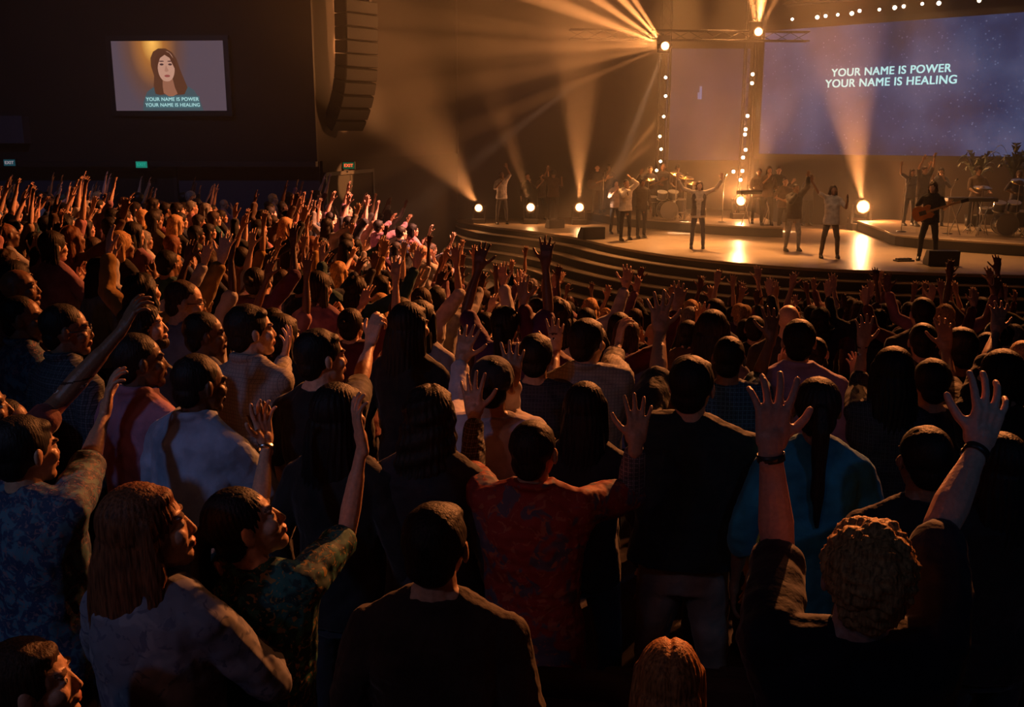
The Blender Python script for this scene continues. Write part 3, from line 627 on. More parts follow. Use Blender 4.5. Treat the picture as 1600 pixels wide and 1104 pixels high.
# ---- the stage
EDGE = [(-1.95, 34.9), (-1.77, 34.2), (-.75, 32.3), (.24, 30.98), (1.14, 29.75), (1.96, 28.3), (2.60, 26.55), (3.38, 24.95), (4.23, 23.70), (5.33, 22.62), (6.42, 21.88), (7.40, 21.45), (8.9, 21.02), (10.2, 20.70), (12.0, 20.45), (14.5, 20.6), (17.2, 21.4)]
def catmull(P, n=5):
    P = [np.array(p, float) for p in P]; P = [2*P[0]-P[1]]+P+[2*P[-1]-P[-2]]; out = []
    for i in range(1, len(P)-2):
        for t in np.linspace(0, 1, n, endpoint=False):
            out.append(.5*(2*P[i]+(P[i+1]-P[i-1])*t+(2*P[i-1]-5*P[i]+4*P[i+1]-P[i+2])*t*t+(3*P[i]-P[i-1]-3*P[i+1]+P[i+2])*t**3))
    out.append(P[-2]); return np.array(out)
ED = catmull(EDGE); dT = np.gradient(ED, axis=0); NR = np.stack([dT[:, 1], -dT[:, 0]], 1); NR /= np.linalg.norm(NR, axis=1)[:, None]
NR *= np.where(NR[:, 1:] > 0, -1, 1) if False else 1
if NR[len(NR)//2, 1] > 0: NR = -NR
grow = np.clip((34.9-ED[:, 1])/2.5, .05, 1)[:, None]
ring = lambda k: ED+NR*(.42*k)*grow
stg = empty('stage_platform', (6, 22, 0)); tag(stg, 'round-fronted stage with broad curved steps down to the crowd', 'stage', kind='structure')
off = np.array([6, 22])
poly = [tuple(p-off) for p in ED]+[tuple(np.array(q)-off) for q in ((17.2, 27.0), (8.5, 34.5), (8.5, 36.6), (-1.6, 35.2))]
MB().prism(poly, 1.14, 1.20).obj('stage_top', [M['stage']], stg)
MB().prism([(x, y+.03) for x, y in poly], .0, 1.14).obj('stage_fascia', [M['riser']], stg)
for k in range(1, 6):
    o_, i_ = ring(k)-off, ring(k-1)-off; pl = [tuple(p) for p in o_]+[tuple(p) for p in i_[::-1]]; z = 1.2-.2*k; mb = MB(); n = len(o_)
    V = [(x, y, z) for x, y in o_]+[(x, y, z) for x, y in i_]+[(x, y, 0 if k == 5 else max(0, z-.2)) for x, y in o_]
    mb.add(V, [(j, j+1, n+j+1, n+j) for j in range(n-1)], 1); mb.add(V, [(j, 2*n+j, 2*n+j+1, j+1) for j in range(n-1)], 0)
    if z > -.01 and z < .05: pass
    st_ = mb.obj('step', [M['riser'], M['stage']], stg) if z > .01 else None
    if st_: MB().tube([(x, y, z) for x, y in o_], .016, 6).obj('nosing', [M['nose']], st_, smooth=True)
MB().tube([(x-6, y-22, 1.195) for x, y in ED-NR*.0], .02, 6).obj('nosing', [M['nose']], stg, smooth=True)
def riser_platform(front, back, label, h=.3):
    pts = [onz(px, py, 1.2+h) for px, py in front]; P = [(q.x, q.y) for q in catmull([(p.x, p.y) for p in pts], 3) ] if 0 else [tuple(q) for q in catmull([(p.x, p.y) for p in pts], 3)]
    o = empty('band_riser', (P[0][0], P[0][1], 1.2)); pl = [(x-P[0][0], y-P[0][1]) for x, y in P]+[(x-P[0][0], y-P[0][1]) for x, y in back]
    tag(o, label, 'stage riser', kind='thing')
    MB().prism(pl, h-.05, h).obj('deck', [M['stage']], o); MB().prism([(x, y+.03) for x, y in pl], 0.001, h-.05).obj('skirt', [M['riser']], o)
    MB().tube([(x-P[0][0], y-P[0][1], h-.01) for x, y in P], .014, 6).obj('edge_strip', [M['nose']], o, smooth=True)
riser_platform([(905, 328), (937, 333), (965, 338), (1005, 341.5), (1060, 346), (1110, 350), (1165, 353), (1224, 355)], [(8.4, 34.6), (7.0, 35.9), (3.2, 35.5)], 'low curved band riser at the centre back of the stage')
riser_platform([(1383, 360), (1400, 366), (1450, 371), (1520, 376), (1600, 381), (1700, 388)], [(16.4, 27.2), (10.9, 32.2)], 'low drum riser in front of the lyric screen')
# ---- truss towers, lamp bar
def truss(name, a, b, label, grp, w=.16):
    a = Vector(a); b = Vector(b); o = empty(name, a); tag(o, label, 'truss', grp); d = b-a; L = d.length; d.normalize()
    u = d.cross(Vector((0, 1, 0))).normalized() if abs(d.y) < .9 else Vector((1, 0, 0)); v = d.cross(u); q = [u*w+v*w, u*w-v*w, -u*w-v*w, -u*w+v*w]
    for c in q: MB().tube([c, c+d*L], .022, 8).obj('chord', [M['black']], o, smooth=True)
    mb = MB(); n = max(2, int(L/.45))
    for s_ in range(4):
        for i in range(n): mb.tube([q[(s_+i) % 2+ (0 if s_ < 1 else s_-1) if 0 else s_]+d*L*i/n, q[(s_+1) % 4]+d*L*(i+1)/n], .010, 5)
    mb.obj('lacing', [M['black']], o)
TY = 32.7
t1, t2 = at(1036, 200, TY), at(1167, 200, TY)
truss('truss_tower', (t1.x, TY, 1.5), (t1.x, TY, 9.6), 'tall black truss tower of small lamps left of the violet panel', 'truss towers')
truss('truss_tower', (t2.x, TY, 1.5), (t2.x, TY, 9.6), 'tall black truss tower of small lamps beside the lyric screen', 'truss towers')
LENS = emit('lamp_lens', (1, .72, .34), 22); LENSP = emit('lamp_lens_pale', (1, .80, .58), 16); LENSB = emit('lamp_lens_bright', (1, .80, .45), 60)
def par(px, py, y, label, grp, size=1.0, m=None, glow=5, aim=None, cat='stage lamp', hook=None):
    q = at(px, py, y); o = empty('stage_lamp', q); aim = Vector(aim) if aim else Vector((0, 0, CZ))
    o.rotation_euler = (aim-q).to_track_quat('-Y', 'Z').to_euler(); tag(o, label, cat, grp); r = .085*size
    MB().lathe([(r*.55, .20*size), (r*.8, .17*size), (r, .05*size), (r*1.06, 0), (r*1.06, -.03*size), (r, -.03*size), (r*.98, .0), (r*.3, .01)], 20, R=rotm(0, 90, 0)@np.diag([1, 1, -1]) if 0 else np.array(Matrix.Rotation(math.radians(-90), 3, 'X'))).obj('lamp_housing', [M['black']], o, smooth=True)
    MB().lathe([(.001, -.004), (r*.6, -.001), (r*.95, .008)], 20, R=np.array(Matrix.Rotation(math.radians(-90), 3, 'X'))).obj('lens', [m or LENS], o, smooth=True)
    yk = MB(); yk.tube([(-r*1.15, .05, 0), (-r*1.2, .06, r*1.7), (0, .07, r*2.1), (r*1.2, .06, r*1.7), (r*1.15, .05, 0)], .010*size, 6); yk.obj('yoke', [M['black']], o, smooth=True)
    if hook is not None:
        mw = Matrix.LocRotScale(o.location, o.rotation_euler, None).inverted(); MB().tube([mw@(q+Vector((0, .06, .02))), mw@Vector((hook.x+(.16 if q.x > hook.x else -.16), hook.y-.15, q.z+.02))], .016, 6).obj('bracket', [M['black']], o, smooth=True)
    lamp_light('lamp_glow', 'POINT', q+(aim-q).normalized()*.10, glow, WARM if m is not LENSP else PALE, r=.03)
    return o
n = 0
C1 = [(1040, 121), (1040, 150), (1037, 182), (1031, 213), (1033, 233), (1032, 252), (1026, 266)]
C2 = [(1176, 116), (1175, 130), (1168, 181), (1165, 202), (1164, 210), (1165, 234), (1161, 246), (1160, 267), (1146, 268), (1157, 281)]
ORD = ['topmost', 'second', 'third', 'fourth', 'fifth', 'sixth', 'seventh', 'eighth', 'ninth', 'lowest']
for i, (a, b) in enumerate(C1): par(a, b, TY-.30, 'small warm lamp on the tower left of the violet panel, %s' % (ORD[i]+(' down' if 0 < i < 6 else '') if i < 6 else 'lowest'), 'lamps on the first truss tower', .66, LENSP if i < 2 else LENS, 4, hook=Vector((t1.x, TY, 0)))
for i, (a, b) in enumerate(C2): par(a, b, TY-.30, 'small warm lamp on the tower beside the lyric screen, %s' % (ORD[i]+(' down' if 0 < i < 9 else '')), 'lamps on the second truss tower', .78, LENS, 6, hook=Vector((t2.x, TY, 0)))
BAR = [(1238, 30), (1277, 27), (1290, 25), (1309, 23), (1331, 21), (1343, 17), (1374, 15), (1398, 12), (1412, 10), (1441, 6), (1467, 5), (1530, 1)]
bd = Vector((SD.y, -SD.x, 0)).normalized(); bd = bd if bd.y < 0 else -bd
def bar_pt(px, py, out=.9):
    x = (px-800)/F; v = -(py-552)/F; r = Vector((x, math.cos(TH)+v*math.sin(TH), -math.sin(TH)+v*math.cos(TH))); n = Vector((SD.y, -SD.x, 0))
    o_ = SA+bd*out; t = o_.dot(n)/r.dot(n); return r*t+Vector((0, 0, CZ))
pa, pb = bar_pt(1225, 12), bar_pt(1660, -33)
truss('lighting_bar', (pa.x, pa.y, pa.z+.2), (pb.x, pb.y, pa.z+.2), 'long black lighting truss above the lyric screen', 'lighting bars', .14)
for i, (a, b) in enumerate(BAR):
    q = bar_pt(a, b); par(a, b, q.y, 'small pinkish lamp above the lyric screen, %s from the tower' % (['nearest', 'second', 'third', 'fourth', 'fifth', 'sixth', 'seventh', 'eighth', 'ninth', 'tenth', 'eleventh', 'farthest'][i]), 'lamps above the lyric screen', .62+.22*((i*5) % 3)/2, LENSP, 3)
def moving_head(q, aim, label, size=1.0, m=None, glow=60, hang=False, grp='floor moving heads'):
    """base, yoke, head and lens; on the floor or hung from the tower"""
    o = empty('moving_head_light', q); tag(o, label, 'stage light', grp); s = size
    if hang:                                                     # bracketed from behind, lamp swinging free in front
        MB().box((-.17*s, .28*s, -.15*s), (.17*s, .40*s, .30*s)).obj('base', [M['black']], o, bevel=.015)
        MB().tube([(0, .38*s, .28*s), (0, .50*s, .34*s), (0, .64*s, .36*s)], .025, 8).obj('clamp', [M['black']], o, smooth=True)
        y = MB()
        for x in (-1, 1): y.box((x*.15*s-.02*s, -.05*s, -.06*s), (x*.15*s+.02*s, .30*s, .06*s))
    else:
        MB().box((-.17*s, -.15*s, -.38*s), (.17*s, .15*s, -.26*s)).obj('base', [M['black']], o, bevel=.015)
        y = MB()
        for x in (-1, 1): y.box((x*.15*s-.02*s, -.06*s, -.28*s), (x*.15*s+.02*s, .06*s, .05*s))
    y.obj('yoke', [M['black']], o, bevel=.01)
    hd = empty('head', (0, 0, 0)); hd.parent = o; R = (Vector(aim)-Vector(q)).to_track_quat('Z', 'Y').to_matrix(); Rn = np.array(R)
    bpy.data.objects.remove(hd)
    h_ = MB().lathe([(.05*s, -.20*s), (.11*s, -.17*s), (.13*s, -.05*s), (.125*s, .10*s), (.13*s, .12*s), (.080*s, .12*s), (.078*s, .10*s)], 24, R=Rn).obj('lamp_head', [M['black']], o, smooth=True)
    MB().lathe([(.001, .118*s), (.04*s, .116*s), (.078*s, .108*s)], 24, R=Rn).obj('lens', [m or LENSB], h_, smooth=True)
    lamp_light('lamp_glow', 'POINT', Vector(q)+(Vector(aim)-Vector(q)).normalized()*.2*s, glow, WARM, r=.04)
camp = Vector((0, 0, CZ))
names = ['glaring moving head nearest the wall, left of the bottle-raising singer', 'glaring moving head beside the slim dark singer', 'glaring moving head in the empty stretch left of the band',
         'glaring moving head at the foot of the second lamp tower', 'glaring moving head between the grey-shirted singer and the guitarist']
for (px, py, y, tx, ty, a_, E), nm in zip(FOOT, names):
    q = at(px, py, y); base = 1.2+(.3 if px == 1156 else 0); 
    moving_head(q, q+Vector((0, -1, .10)), nm, max(.6, (q.z-base)/.38), LENSB if px > 1000 else LENS, {1156: 80, 1345: 380}.get(px, 30))
moving_head(L1, at(1000, 60, 22), 'blazing moving head high on the first tower throwing a wide fan of light', 1.0, LENSB, 150, True, 'tower moving heads')
moving_head(L2, at(1190, 20, 22), 'blazing moving head high on the second tower beaming upwards', 1.0, LENSB, 150, True, 'tower moving heads')
pa, pb = Vector((L1.x-2.5, L1.y+.45, L1.z+.34)), Vector((L2.x+1.5, L2.y+.60, L1.z+.34))
truss('lighting_bar', pa, pb, 'black cross truss carrying the two blazing moving heads', 'lighting bars', .12)
# ---- hung loudspeaker array
la = empty('line_array_speaker', at(556, 16, 24.4)); tag(la, 'curved black column of loudspeakers hanging beside the corner wall', 'loudspeaker')
cur = Vector((0, 0, .2)); ang = 0
MB().box((-.35, -.2, .18), (.35, .25, .26)).obj('flying_frame', [M['black']], la); MB().tube([(0, 0, .2), (0, 0, 12-la.location.z)], .02, 6).obj('hoist_cable', [M['black']], la)
for i in range(10):
    R = np.array(Matrix.Rotation(math.radians(50), 3, 'Z')@Matrix.Rotation(math.radians(ang), 3, 'X')); c_ = np.array(cur)
    bx = MB().box((-.50, -.22, -.285), (.50, .20, 0), R=R, c=c_).obj('speaker_box', [M['speaker']], la, bevel=.02)
    MB().box((-.48, -.235, -.265), (.48, -.222, -.02), R=R, c=c_).obj('grille', [M['blackmatte']], bx)
    cur = Vector(c_+R@np.array([0, 0, -.30])); ang += (1 if i < 4 else 6.5)
# ---- stage haze: real scattering air over and in front of the stage
hz = bpy.data.materials.new('haze'); hz.use_nodes = True; nt = hz.node_tree; nt.nodes.clear()
ho = nt.nodes.new('ShaderNodeOutputMaterial'); hvn = nt.nodes.new('ShaderNodeVolumeScatter'); hvn.inputs['Density'].default_value = .013
hvn.inputs['Color'].default_value = (1, .93, .84, 1); hvn.inputs['Anisotropy'].default_value = .25
nt.links.new(hvn.outputs[0], ho.inputs['Volume'])
tag(MB().box((-14.5, 19.0, .02), (18.4, 34.6, 11.9)).obj('haze', [hz]), 'warm haze hanging over the stage', 'haze', kind='stuff')
# ---------------------------------------------------------------- people on the stage
def perf(px, py, z, yaw, s, sp, skin, hairc, shirtc, trc, label, group=None):
    q = onz(px, py, z); o = put_person(make_person(sp, .009), (q.x, q.y, z+.002), yaw, s, SK[skin], HAIR[hairc], shirtc, trc)
    return tag(o, label, 'person', group)
def wp(o, p): return o.matrix_world
def to_local(o, v):
    m = Matrix.LocRotScale(o.location, o.rotation_euler, o.scale); return m.inverted()@Vector(v)
def world_of(o, v): return Matrix.LocRotScale(o.location, o.rotation_euler, o.scale)@Vector(v)
def vest(o, col, name='vest'):
    mb = MB()
    for x in (-1, 1): mb.loft([(x*.105, .0, .86, .092, .150), (x*.10, .0, 1.10, .082, .135), (x*.11, .0, 1.30, .085, .128), (x*.115, -.01, 1.42, .060, .085)], 16)
    mb.loft([(0, -.05, .86, .190, .105), (0, -.05, 1.2, .170, .095), (0, -.04, 1.40, .16, .075), (0, -.02, 1.46, .09, .06)], 16)
    return link(name, mb.skin(name, M['cloth'], .012, 2), o, None, col)
def mic(o_person, at_local, label, grp='handheld microphones'):
    q = world_of(o_person, at_local); o = empty('microphone', q, o_person.rotation_euler.z); tag(o, label, 'microphone', grp)
    R = np.array(Matrix.Rotation(math.radians(35), 3, 'X'))
    MB().lathe([(.010, -.14), (.014, -.02), (.018, 0)], 12, R=R).obj('handle', [M['black']], o, smooth=True); MB().ell((0, -.0, .0)+R@np.array([0, 0, .025]), .026).obj('grille', [M['steel']], o, smooth=True)
lead = perf(1089, 388, 1.2, 172, 1.0, dict(arms={1: ((.42, .02, 1.54), (.56, .10, 1.80), (.1, .1, 1), (0, 1, 0)), -1: ((-.42, .02, 1.54), (-.56, .10, 1.80), (.1, .1, 1), (0, 1, 0))}, hair='wavy', hairlen=.16, fem=1, broad=1.08, sleeve=.9, head=(0, 8, 0), stance=.12, hem=.80),
            'fair', 'brown', (.55, .48, .40), (.06, .06, .08), 'central singer in dark vest over white top with both arms flung up')
vest(lead, (.10, .085, .07))
s2_ = perf(1295, 403, 1.2, 176, 1.0, dict(arms={1: ((.36, .06, 1.55), (.54, .10, 1.82), (.15, .1, 1), (0, 1, 0)), -1: 'half'}, hair='long', hairlen=.20, fem=1, broad=1.12, belly=.02, sleeve=.4, head=(5, 12, 0), stance=.2, hem=.80),
            'brown', 'dark', (.42, .38, .36), (.10, .085, .07), 'singer in loose grey top and tan trousers raising one straight arm')
mic(s2_, (-.245, .36, 1.47), 'microphone held by the grey-topped singer')
gt = perf(1448, 407, 1.2, 150, 1.06, dict(arms={1: 'strum', -1: 'fret'}, hair='wavy', hairlen=.12, sleeve=.4, head=(-8, -6, 0), stance=.16, belly=.01), 'light', 'brown', (.02, .018, .018), (.018, .018, .02),
          'guitarist dressed all in black playing a sunburst electric guitar')
jk = perf(1237, 392, 1.2, 190, .98, dict(arms={1: 'face', -1: 'up'}, hair='crop', sleeve=.95, loose=.02, belly=.03, stance=.18, head=(0, -5, 0)), 'brown', 'black', (.025, .022, .022), (.22, .22, .24), 'stout man in black jacket and pale jeans lifting both hands')
wh = perf(976, 375, 1.2, 200, .98, dict(arms={1: 'face', -1: ((-.30, .12, 1.60), (-.12, .10, 1.74), (.6, 0, .6), (0, -.5, -1))}, hair='crop', sleeve=.9, loose=.01, stance=.18, step=(.12, -.08)), 'tan', 'black', (.75, .68, .60), (.02, .018, .02), 'man in white shirt and black trousers holding hands to his head')
w2 = perf(1001, 371, 1.2, 195, .98, dict(arms={1: ((.22, .10, 1.62), (.12, .14, 1.84), (-.3, 0, 1), (0, 1, 0)), -1: 'down'}, hair='curly', sleeve=.9, step=(.1, -.1)), 'brown', 'black', (.05, .04, .03), (.03, .03, .035), 'singer in dark clothes close behind the white-shirted man')
w3 = perf(960, 365, 1.2, 200, .93, dict(arms={1: 'mic', -1: 'down'}, hair='long', fem=1, sleeve=.6), 'light', 'dark', (.45, .35, .30), (.03, .03, .035), 'woman in pale top half hidden behind the white-shirted man')
lf = perf(784, 350, 1.2, 196, 1.0, dict(arms={1: 'mic', -1: ((-.27, .06, 1.62), (-.16, .08, 1.84), (.2, 0, 1), (0, 1, 0))}, hair='crop', sleeve=.45, stance=.16, head=(0, 16, 0)), 'brown', 'black', (.45, .42, .46), (.05, .045, .05), 'singer in pale vest at the wall end of the stage reaching up')
l2 = perf(824, 345, 1.2, 190, .95, dict(arms={1: 'down', -1: 'mic'}, hair='short', sleeve=.9, stance=.04), 'light', 'dark', (.02, .02, .022), (.02, .02, .022), 'slim singer dressed in black beside the second floor lamp')
l3 = perf(846, 343, 1.2, 200, .93, dict(arms={1: 'mic', -1: ((-.22, .12, 1.62), (-.20, .14, 1.86), (0, 0, 1), (0, 1, 0))}, hair='pony', fem=1, sleeve=.4), 'light', 'brown', (.10, .07, .05), (.03, .03, .03), 'woman with one hand raised straight up left of the bearlike backing singer')
l4 = perf(864, 346, 1.2, 185, 1.0, dict(arms={1: ((.34, .05, 1.50), (.24, .12, 1.70), (-.4, 0, 1), (0, 1, 0)), -1: 'half'}, hair='afro', sleeve=.5, belly=.04, broad=1.12), 'brown', 'black', (.09, .055, .035), (.035, .03, .03), 'broad backing singer in brown between the second and third floor lamps')
for o, v, t in ((wh, (.05, .17, 1.40), 'microphone in front of the white-shirted man'), (lf, (.06, .23, 1.44), 'microphone of the singer at the wall end of the stage'), (l2, (-.06, .23, 1.44), 'microphone of the slim black-clad singer')): mic(o, v, t)
# players and choir at the back, on and beside the risers
back = [(932, 333, 1.5, 0), (950, 331, 1.5, 1), (1014, 338, 1.5, 2), (1034, 338, 1.5, 0), (1056, 340, 1.5, 3), (1182, 349, 1.5, 4), (1197, 352, 1.5, 1), (1212, 349, 1.5, 2), (1260, 352, 1.2, 5), (1222, 368, 1.2, 0),
        (1418, 352, 1.5, 6), (1437, 353, 1.5, 7), (1463, 352, 1.5, 5), (1520, 360, 1.5, 3), (1583, 361, 1.5, 0)]
bl = ['player at the outer end of the centre riser', 'musician beside the outer end of the centre riser', 'bass player behind the raised-hand singers', 'drummer behind the small kit on the centre riser', 'player just left of the central singer',
      'keyboard player beside the second lamp tower', 'musician behind the black-jacketed man', 'horn player right behind the black-jacketed man', 'backing singer in shadow behind the grey-topped singer', 'woman close behind the black-jacketed man', 'choir singer with both arms up left of the guitarist',
      'choir singer raising arms just behind the guitarist', 'choir singer showing over the shoulder of the guitarist', 'keyboard player on the drum riser', 'drummer behind the glinting drum kit']
bs = [dict(arms={1: 'strum', -1: 'fret'}, hair='crop', sleeve=.5), dict(arms={1: 'mic', -1: 'down'}, hair='long', fem=1, sleeve=.6), dict(arms={1: 'strum', -1: 'fret'}, hair='short', sleeve=.9), dict(arms={1: 'keys', -1: 'keys'}, hair='curly', sleeve=.5),
      dict(arms={1: 'keys', -1: 'keys'}, hair='short', sleeve=.9), dict(arms={1: 'half', -1: 'mic'}, hair='bob', fem=1, sleeve=.8), dict(arms={1: 'wide', -1: 'wide'}, hair='long', fem=1, sleeve=.4), dict(arms={1: 'up', -1: 'high'}, hair='short', sleeve=.4)]
bm_ = {}
for i, ((px, py, z, k), lb) in enumerate(zip(back, bl)):
    if k not in bm_: bm_[k] = make_person(bs[k], .012)
    q = onz(px, py, z); o = put_person(bm_[k], (q.x, q.y, z+.002), 180+random.uniform(-22, 22), random.uniform(.93, 1.02), SK[random.choice(['light', 'brown', 'tan', 'dark'])], HAIR[random.choice(['black', 'dark', 'brown'])], random.choice([(.03, .025, .03), (.12, .08, .06), (.30, .24, .20), (.05, .05, .08)]), (.03, .03, .035))
    tag(o, lb, 'person')
# ---------------------------------------------------------------- instruments
SUN = plain('sunburst_lacquer', (.36, .12, .03), .2, var=.5, vscale=6); WOOD = plain('neck_wood', (.30, .17, .08), .45)
def guitar(o_p, body_l, head_l, label, size=1.0, fin=None):
    a = world_of(o_p, body_l); b = world_of(o_p, head_l); o = empty('electric_guitar', a); tag(o, label, 'guitar', 'guitars of the band')
    d = (b-a).normalized(); f_ = world_of(o_p, Vector(body_l)+Vector((0, 1, 0)))-a; f_ = (f_-d*f_.dot(d)).normalized(); u = f_.cross(d)
    R = np.array([[u[i], d[i], f_[i]] for i in range(3)])
    out = [(-.02, .14), (-.09, .19), (-.14, .13), (-.125, .04), (-.15, -.08), (-.13, -.19), (-.04, -.235), (.06, -.235), (.15, -.17), (.16, -.06), (.12, .03), (.135, .12), (.10, .17), (.03, .14)]
    mb = MB(); n = len(out); V = [(x*size, y*size, -.02) for x, y in out]+[(x*size, y*size, .022) for x, y in out]
    mb.add(np.array(V)@R.T, [tuple(range(n))[::-1], tuple(range(n, 2*n))]+[(i, (i+1) % n, (i+1) % n+n, i+n) for i in range(n)]); mb.obj('guitar_body', [fin or SUN], o, bevel=.008)
    L = (b-a).length; MB().box((-.024, .08, .012), (.024, L, .034), R=R).obj('neck', [WOOD], o); MB().box((-.045, L-.01, .004), (.035, L+.15*size, .022), R=R).obj('headstock', [M['black']], o, bevel=.006)
    MB().box((-.05, -.10, .022), (.05, .06, .030), R=R).obj('pickguard', [M['black']], o)
guitar(gt, (.12, .20, 1.06), (-.62, .34, 1.34), 'sunburst electric guitar slung across the black-clad guitarist', 1.15)
for (px, py, z, k), lb in zip(back, bl):
    pass
players = [o for o in COL.objects if o.get('label') in ('bass player behind the raised-hand singers', 'player at the outer end of the centre riser')]
for o in players: guitar(o, (.10, .20, 1.06), (-.58, .34, 1.32), 'dark guitar held by the %s' % o['label'], 1.05, plain('dark_lacquer', (.05, .02, .015), .2))
GOLD = plain('cymbal_brass', (.95, .62, .25), .22, 1); SHELL = plain('drum_shell', (.06, .06, .08), .15, .3); HEAD_ = plain('drum_head', (.26, .25, .24), .4)
def drum(parent, c, r, h, tilt=0, name='drum', vertical=True, yaw=0):
    R = np.array((Matrix.Rotation(yaw, 3, 'Z')@Matrix.Rotation(math.radians(tilt if vertical else 90+tilt), 3, 'X')))
    o = MB().lathe([(r, -h/2), (r, h/2)], 28, c=c, R=R).obj(name, [SHELL], parent, smooth=False)
    for s in (-1, 1): MB().lathe([(r*.97, s*h/2-.002), (r*.97, s*h/2+.004)], 28, c=c, R=R).obj('drum_skin', [HEAD_], o); MB().lathe([(r*1.03, s*h/2-.018), (r*1.03, s*h/2+.010), (r*.98, s*h/2+.010), (r*.98, s*h/2-.018)], 28, c=c, R=R).obj('hoop', [M['steel']], o)
    return o
def cymbal(parent, c, r, tilt, z0=0, yaw=0):
    R = np.array((Matrix.Rotation(yaw, 3, 'Z')@Matrix.Rotation(math.radians(tilt), 3, 'X')))
    o = MB().lathe([(.012, .035), (.05, .028), (.08, .012), (r*.6, .004), (r, -.012), (r, -.015), (r*.6, .0), (.05, .02)], 32, c=c, R=R).obj('cymbal', [GOLD], parent, smooth=True)
    MB().tube([(c[0], c[1], z0), (c[0], c[1], c[2]+.03)], .010, 8).obj('cymbal_stand', [M['steel']], o, smooth=True)
    mb = MB()
    for k in range(3): a = k*2.094; mb.tube([(c[0], c[1], z0+.28), (c[0]+.24*math.cos(a), c[1]+.24*math.sin(a), z0+.008)], .008, 6)
    mb.obj('tripod', [M['steel']], o, smooth=True)
def kit(loc, yaw, label):
    o = empty('drum_kit', loc, yaw); tag(o, label, 'drum kit', 'drum kits')
    drum(o, (0, 0, .30), .28, .42, 0, 'kick_drum', False); drum(o, (-.18, .02, .76), .15, .22, 18, 'tom_drum'); drum(o, (.18, .02, .76), .16, .23, 18, 'tom_drum'); drum(o, (.52, .36, .42), .20, .40, 4, 'floor_tom')
    drum(o, (-.36, .42, .62), .18, .15, 6, 'snare_drum')
    for c, r, t in (((-.62, .05, 1.25), .23, 14), ((.60, .0, 1.30), .24, 14), ((-.70, .50, .92), .18, 3), ((.20, -.18, 1.42), .22, 22), ((.95, .35, 1.12), .26, 12)): cymbal(o, c, r, t)
    mb = MB().tube([(-.36, .42, 0), (-.36, .42, .55)], .012, 6).obj('snare_stand', [M['steel']], o, smooth=True)
    mb = MB()
    for x, y in ((.52-.2, .36), (.52+.2, .36), (.52, .56)): mb.tube([(x, y, 0), (x, y, .5)], .009, 6)
    mb.obj('tom_legs', [M['steel']], o, smooth=True)
q = onz(1568, 368, 1.5); kit((q.x, q.y, 1.503), math.radians(-8), 'glinting drum kit with brass cymbals on the riser below the lyric screen')
q = onz(1042, 343, 1.5); kit((q.x, q.y, 1.503), math.radians(10), 'smaller drum kit on the centre riser left of the central singer')
def keyboard(px, py, z, yaw, label):
    q = onz(px, py, z); o = empty('keyboard', (q.x, q.y, z+.003), yaw); tag(o, label, 'keyboard', 'keyboards of the band')
    MB().box((-.62, -.16, .90), (.62, .16, 1.0)).obj('keyboard_case', [M['black']], o, bevel=.012); MB().box((-.56, .0, 1.0), (.56, .14, 1.012)).obj('keys', [HEAD_], o)
    mb = MB()
    for x in (-.35, .35): mb.tube([(x-.2, -.14, .02), (x+.2, .14, .9)], .014, 6); mb.tube([(x+.2, .14, .02), (x-.2, -.14, .9)], .014, 6)
    mb.obj('stand', [M['steel']], o, smooth=True)
keyboard(1182, 351, 1.5, .2, 'keyboard on its stand beside the second lamp tower'); keyboard(1512, 369, 1.5, -.1, 'keyboard on its stand left of the glinting drum kit')
def mic_stand(px, py, z, label):
    q = onz(px, py, z); o = empty('microphone_stand', (q.x, q.y, z+.001)); tag(o, label, 'microphone stand', 'microphone stands on the stage')
    MB().lathe([(.13, 0), (.13, .012), (.02, .03)], 20).obj('base', [M['black']], o, smooth=True); MB().tube([(0, 0, .02), (0, 0, 1.15), (.02, -.18, 1.42)], .011, 8).obj('pole', [M['steel']], o, smooth=True)
    MB().caps((.02, -.18, 1.42), (.02, -.26, 1.46), .02, .026).obj('microphone', [M['black']], o, smooth=True)
for px, py, z, lb in ((942, 336, 1.5, 'microphone stand at the outer end of the centre riser'), (1068, 345, 1.5, 'microphone stand on the centre riser left of the central singer'), (1128, 347, 1.5, 'microphone stand on the centre riser right of the central singer'),
                      (1200, 352, 1.5, 'microphone stand behind the black-jacketed man'), (1480, 365, 1.5, 'microphone stand on the drum riser behind the guitarist'), (1408, 362, 1.5, 'microphone stand in front of the arm-raising choir singers')): mic_stand(px, py, z, lb)
def wedge(px, py, yaw, label, s=1.0):
    q = onz(px, py, 1.2); o = empty('monitor_speaker', (q.x, q.y, 1.203), yaw); tag(o, label, 'stage monitor', 'floor monitors')
    mb = MB(); pr = [(-.20, 0), (.22, 0), (.22, .10), (.02, .34), (-.20, .34)]; n = len(pr)
    V = [(-.34*s, y*s, z*s) for y, z in pr]+[(.34*s, y*s, z*s) for y, z in pr]; mb.add(V, [tuple(range(n))[::-1], tuple(range(n, 2*n))]+[(i, (i+1) % n, (i+1) % n+n, i+n) for i in range(n)]); mb.obj('cabinet', [M['black']], o, bevel=.012)
    V = [(-.30*s, (.225-.19*t)*s, (.115+.21*t)*s) for t in (0.02, 1)]+[(.30*s, (.225-.19*t)*s, (.115+.21*t)*s) for t in (1, 0.02)]; MB().add(V, [(0, 1, 2, 3)]).obj('grille', [M['blackmatte']], o)
wedge(924, 373, .35, 'black floor monitor at the edge of the stage left of the white-shirted man'); wedge(1470, 414, -.1, 'black floor monitor at the feet of the guitarist'); wedge(867, 356, .4, 'low black floor monitor in front of the broad backing singer', .8)
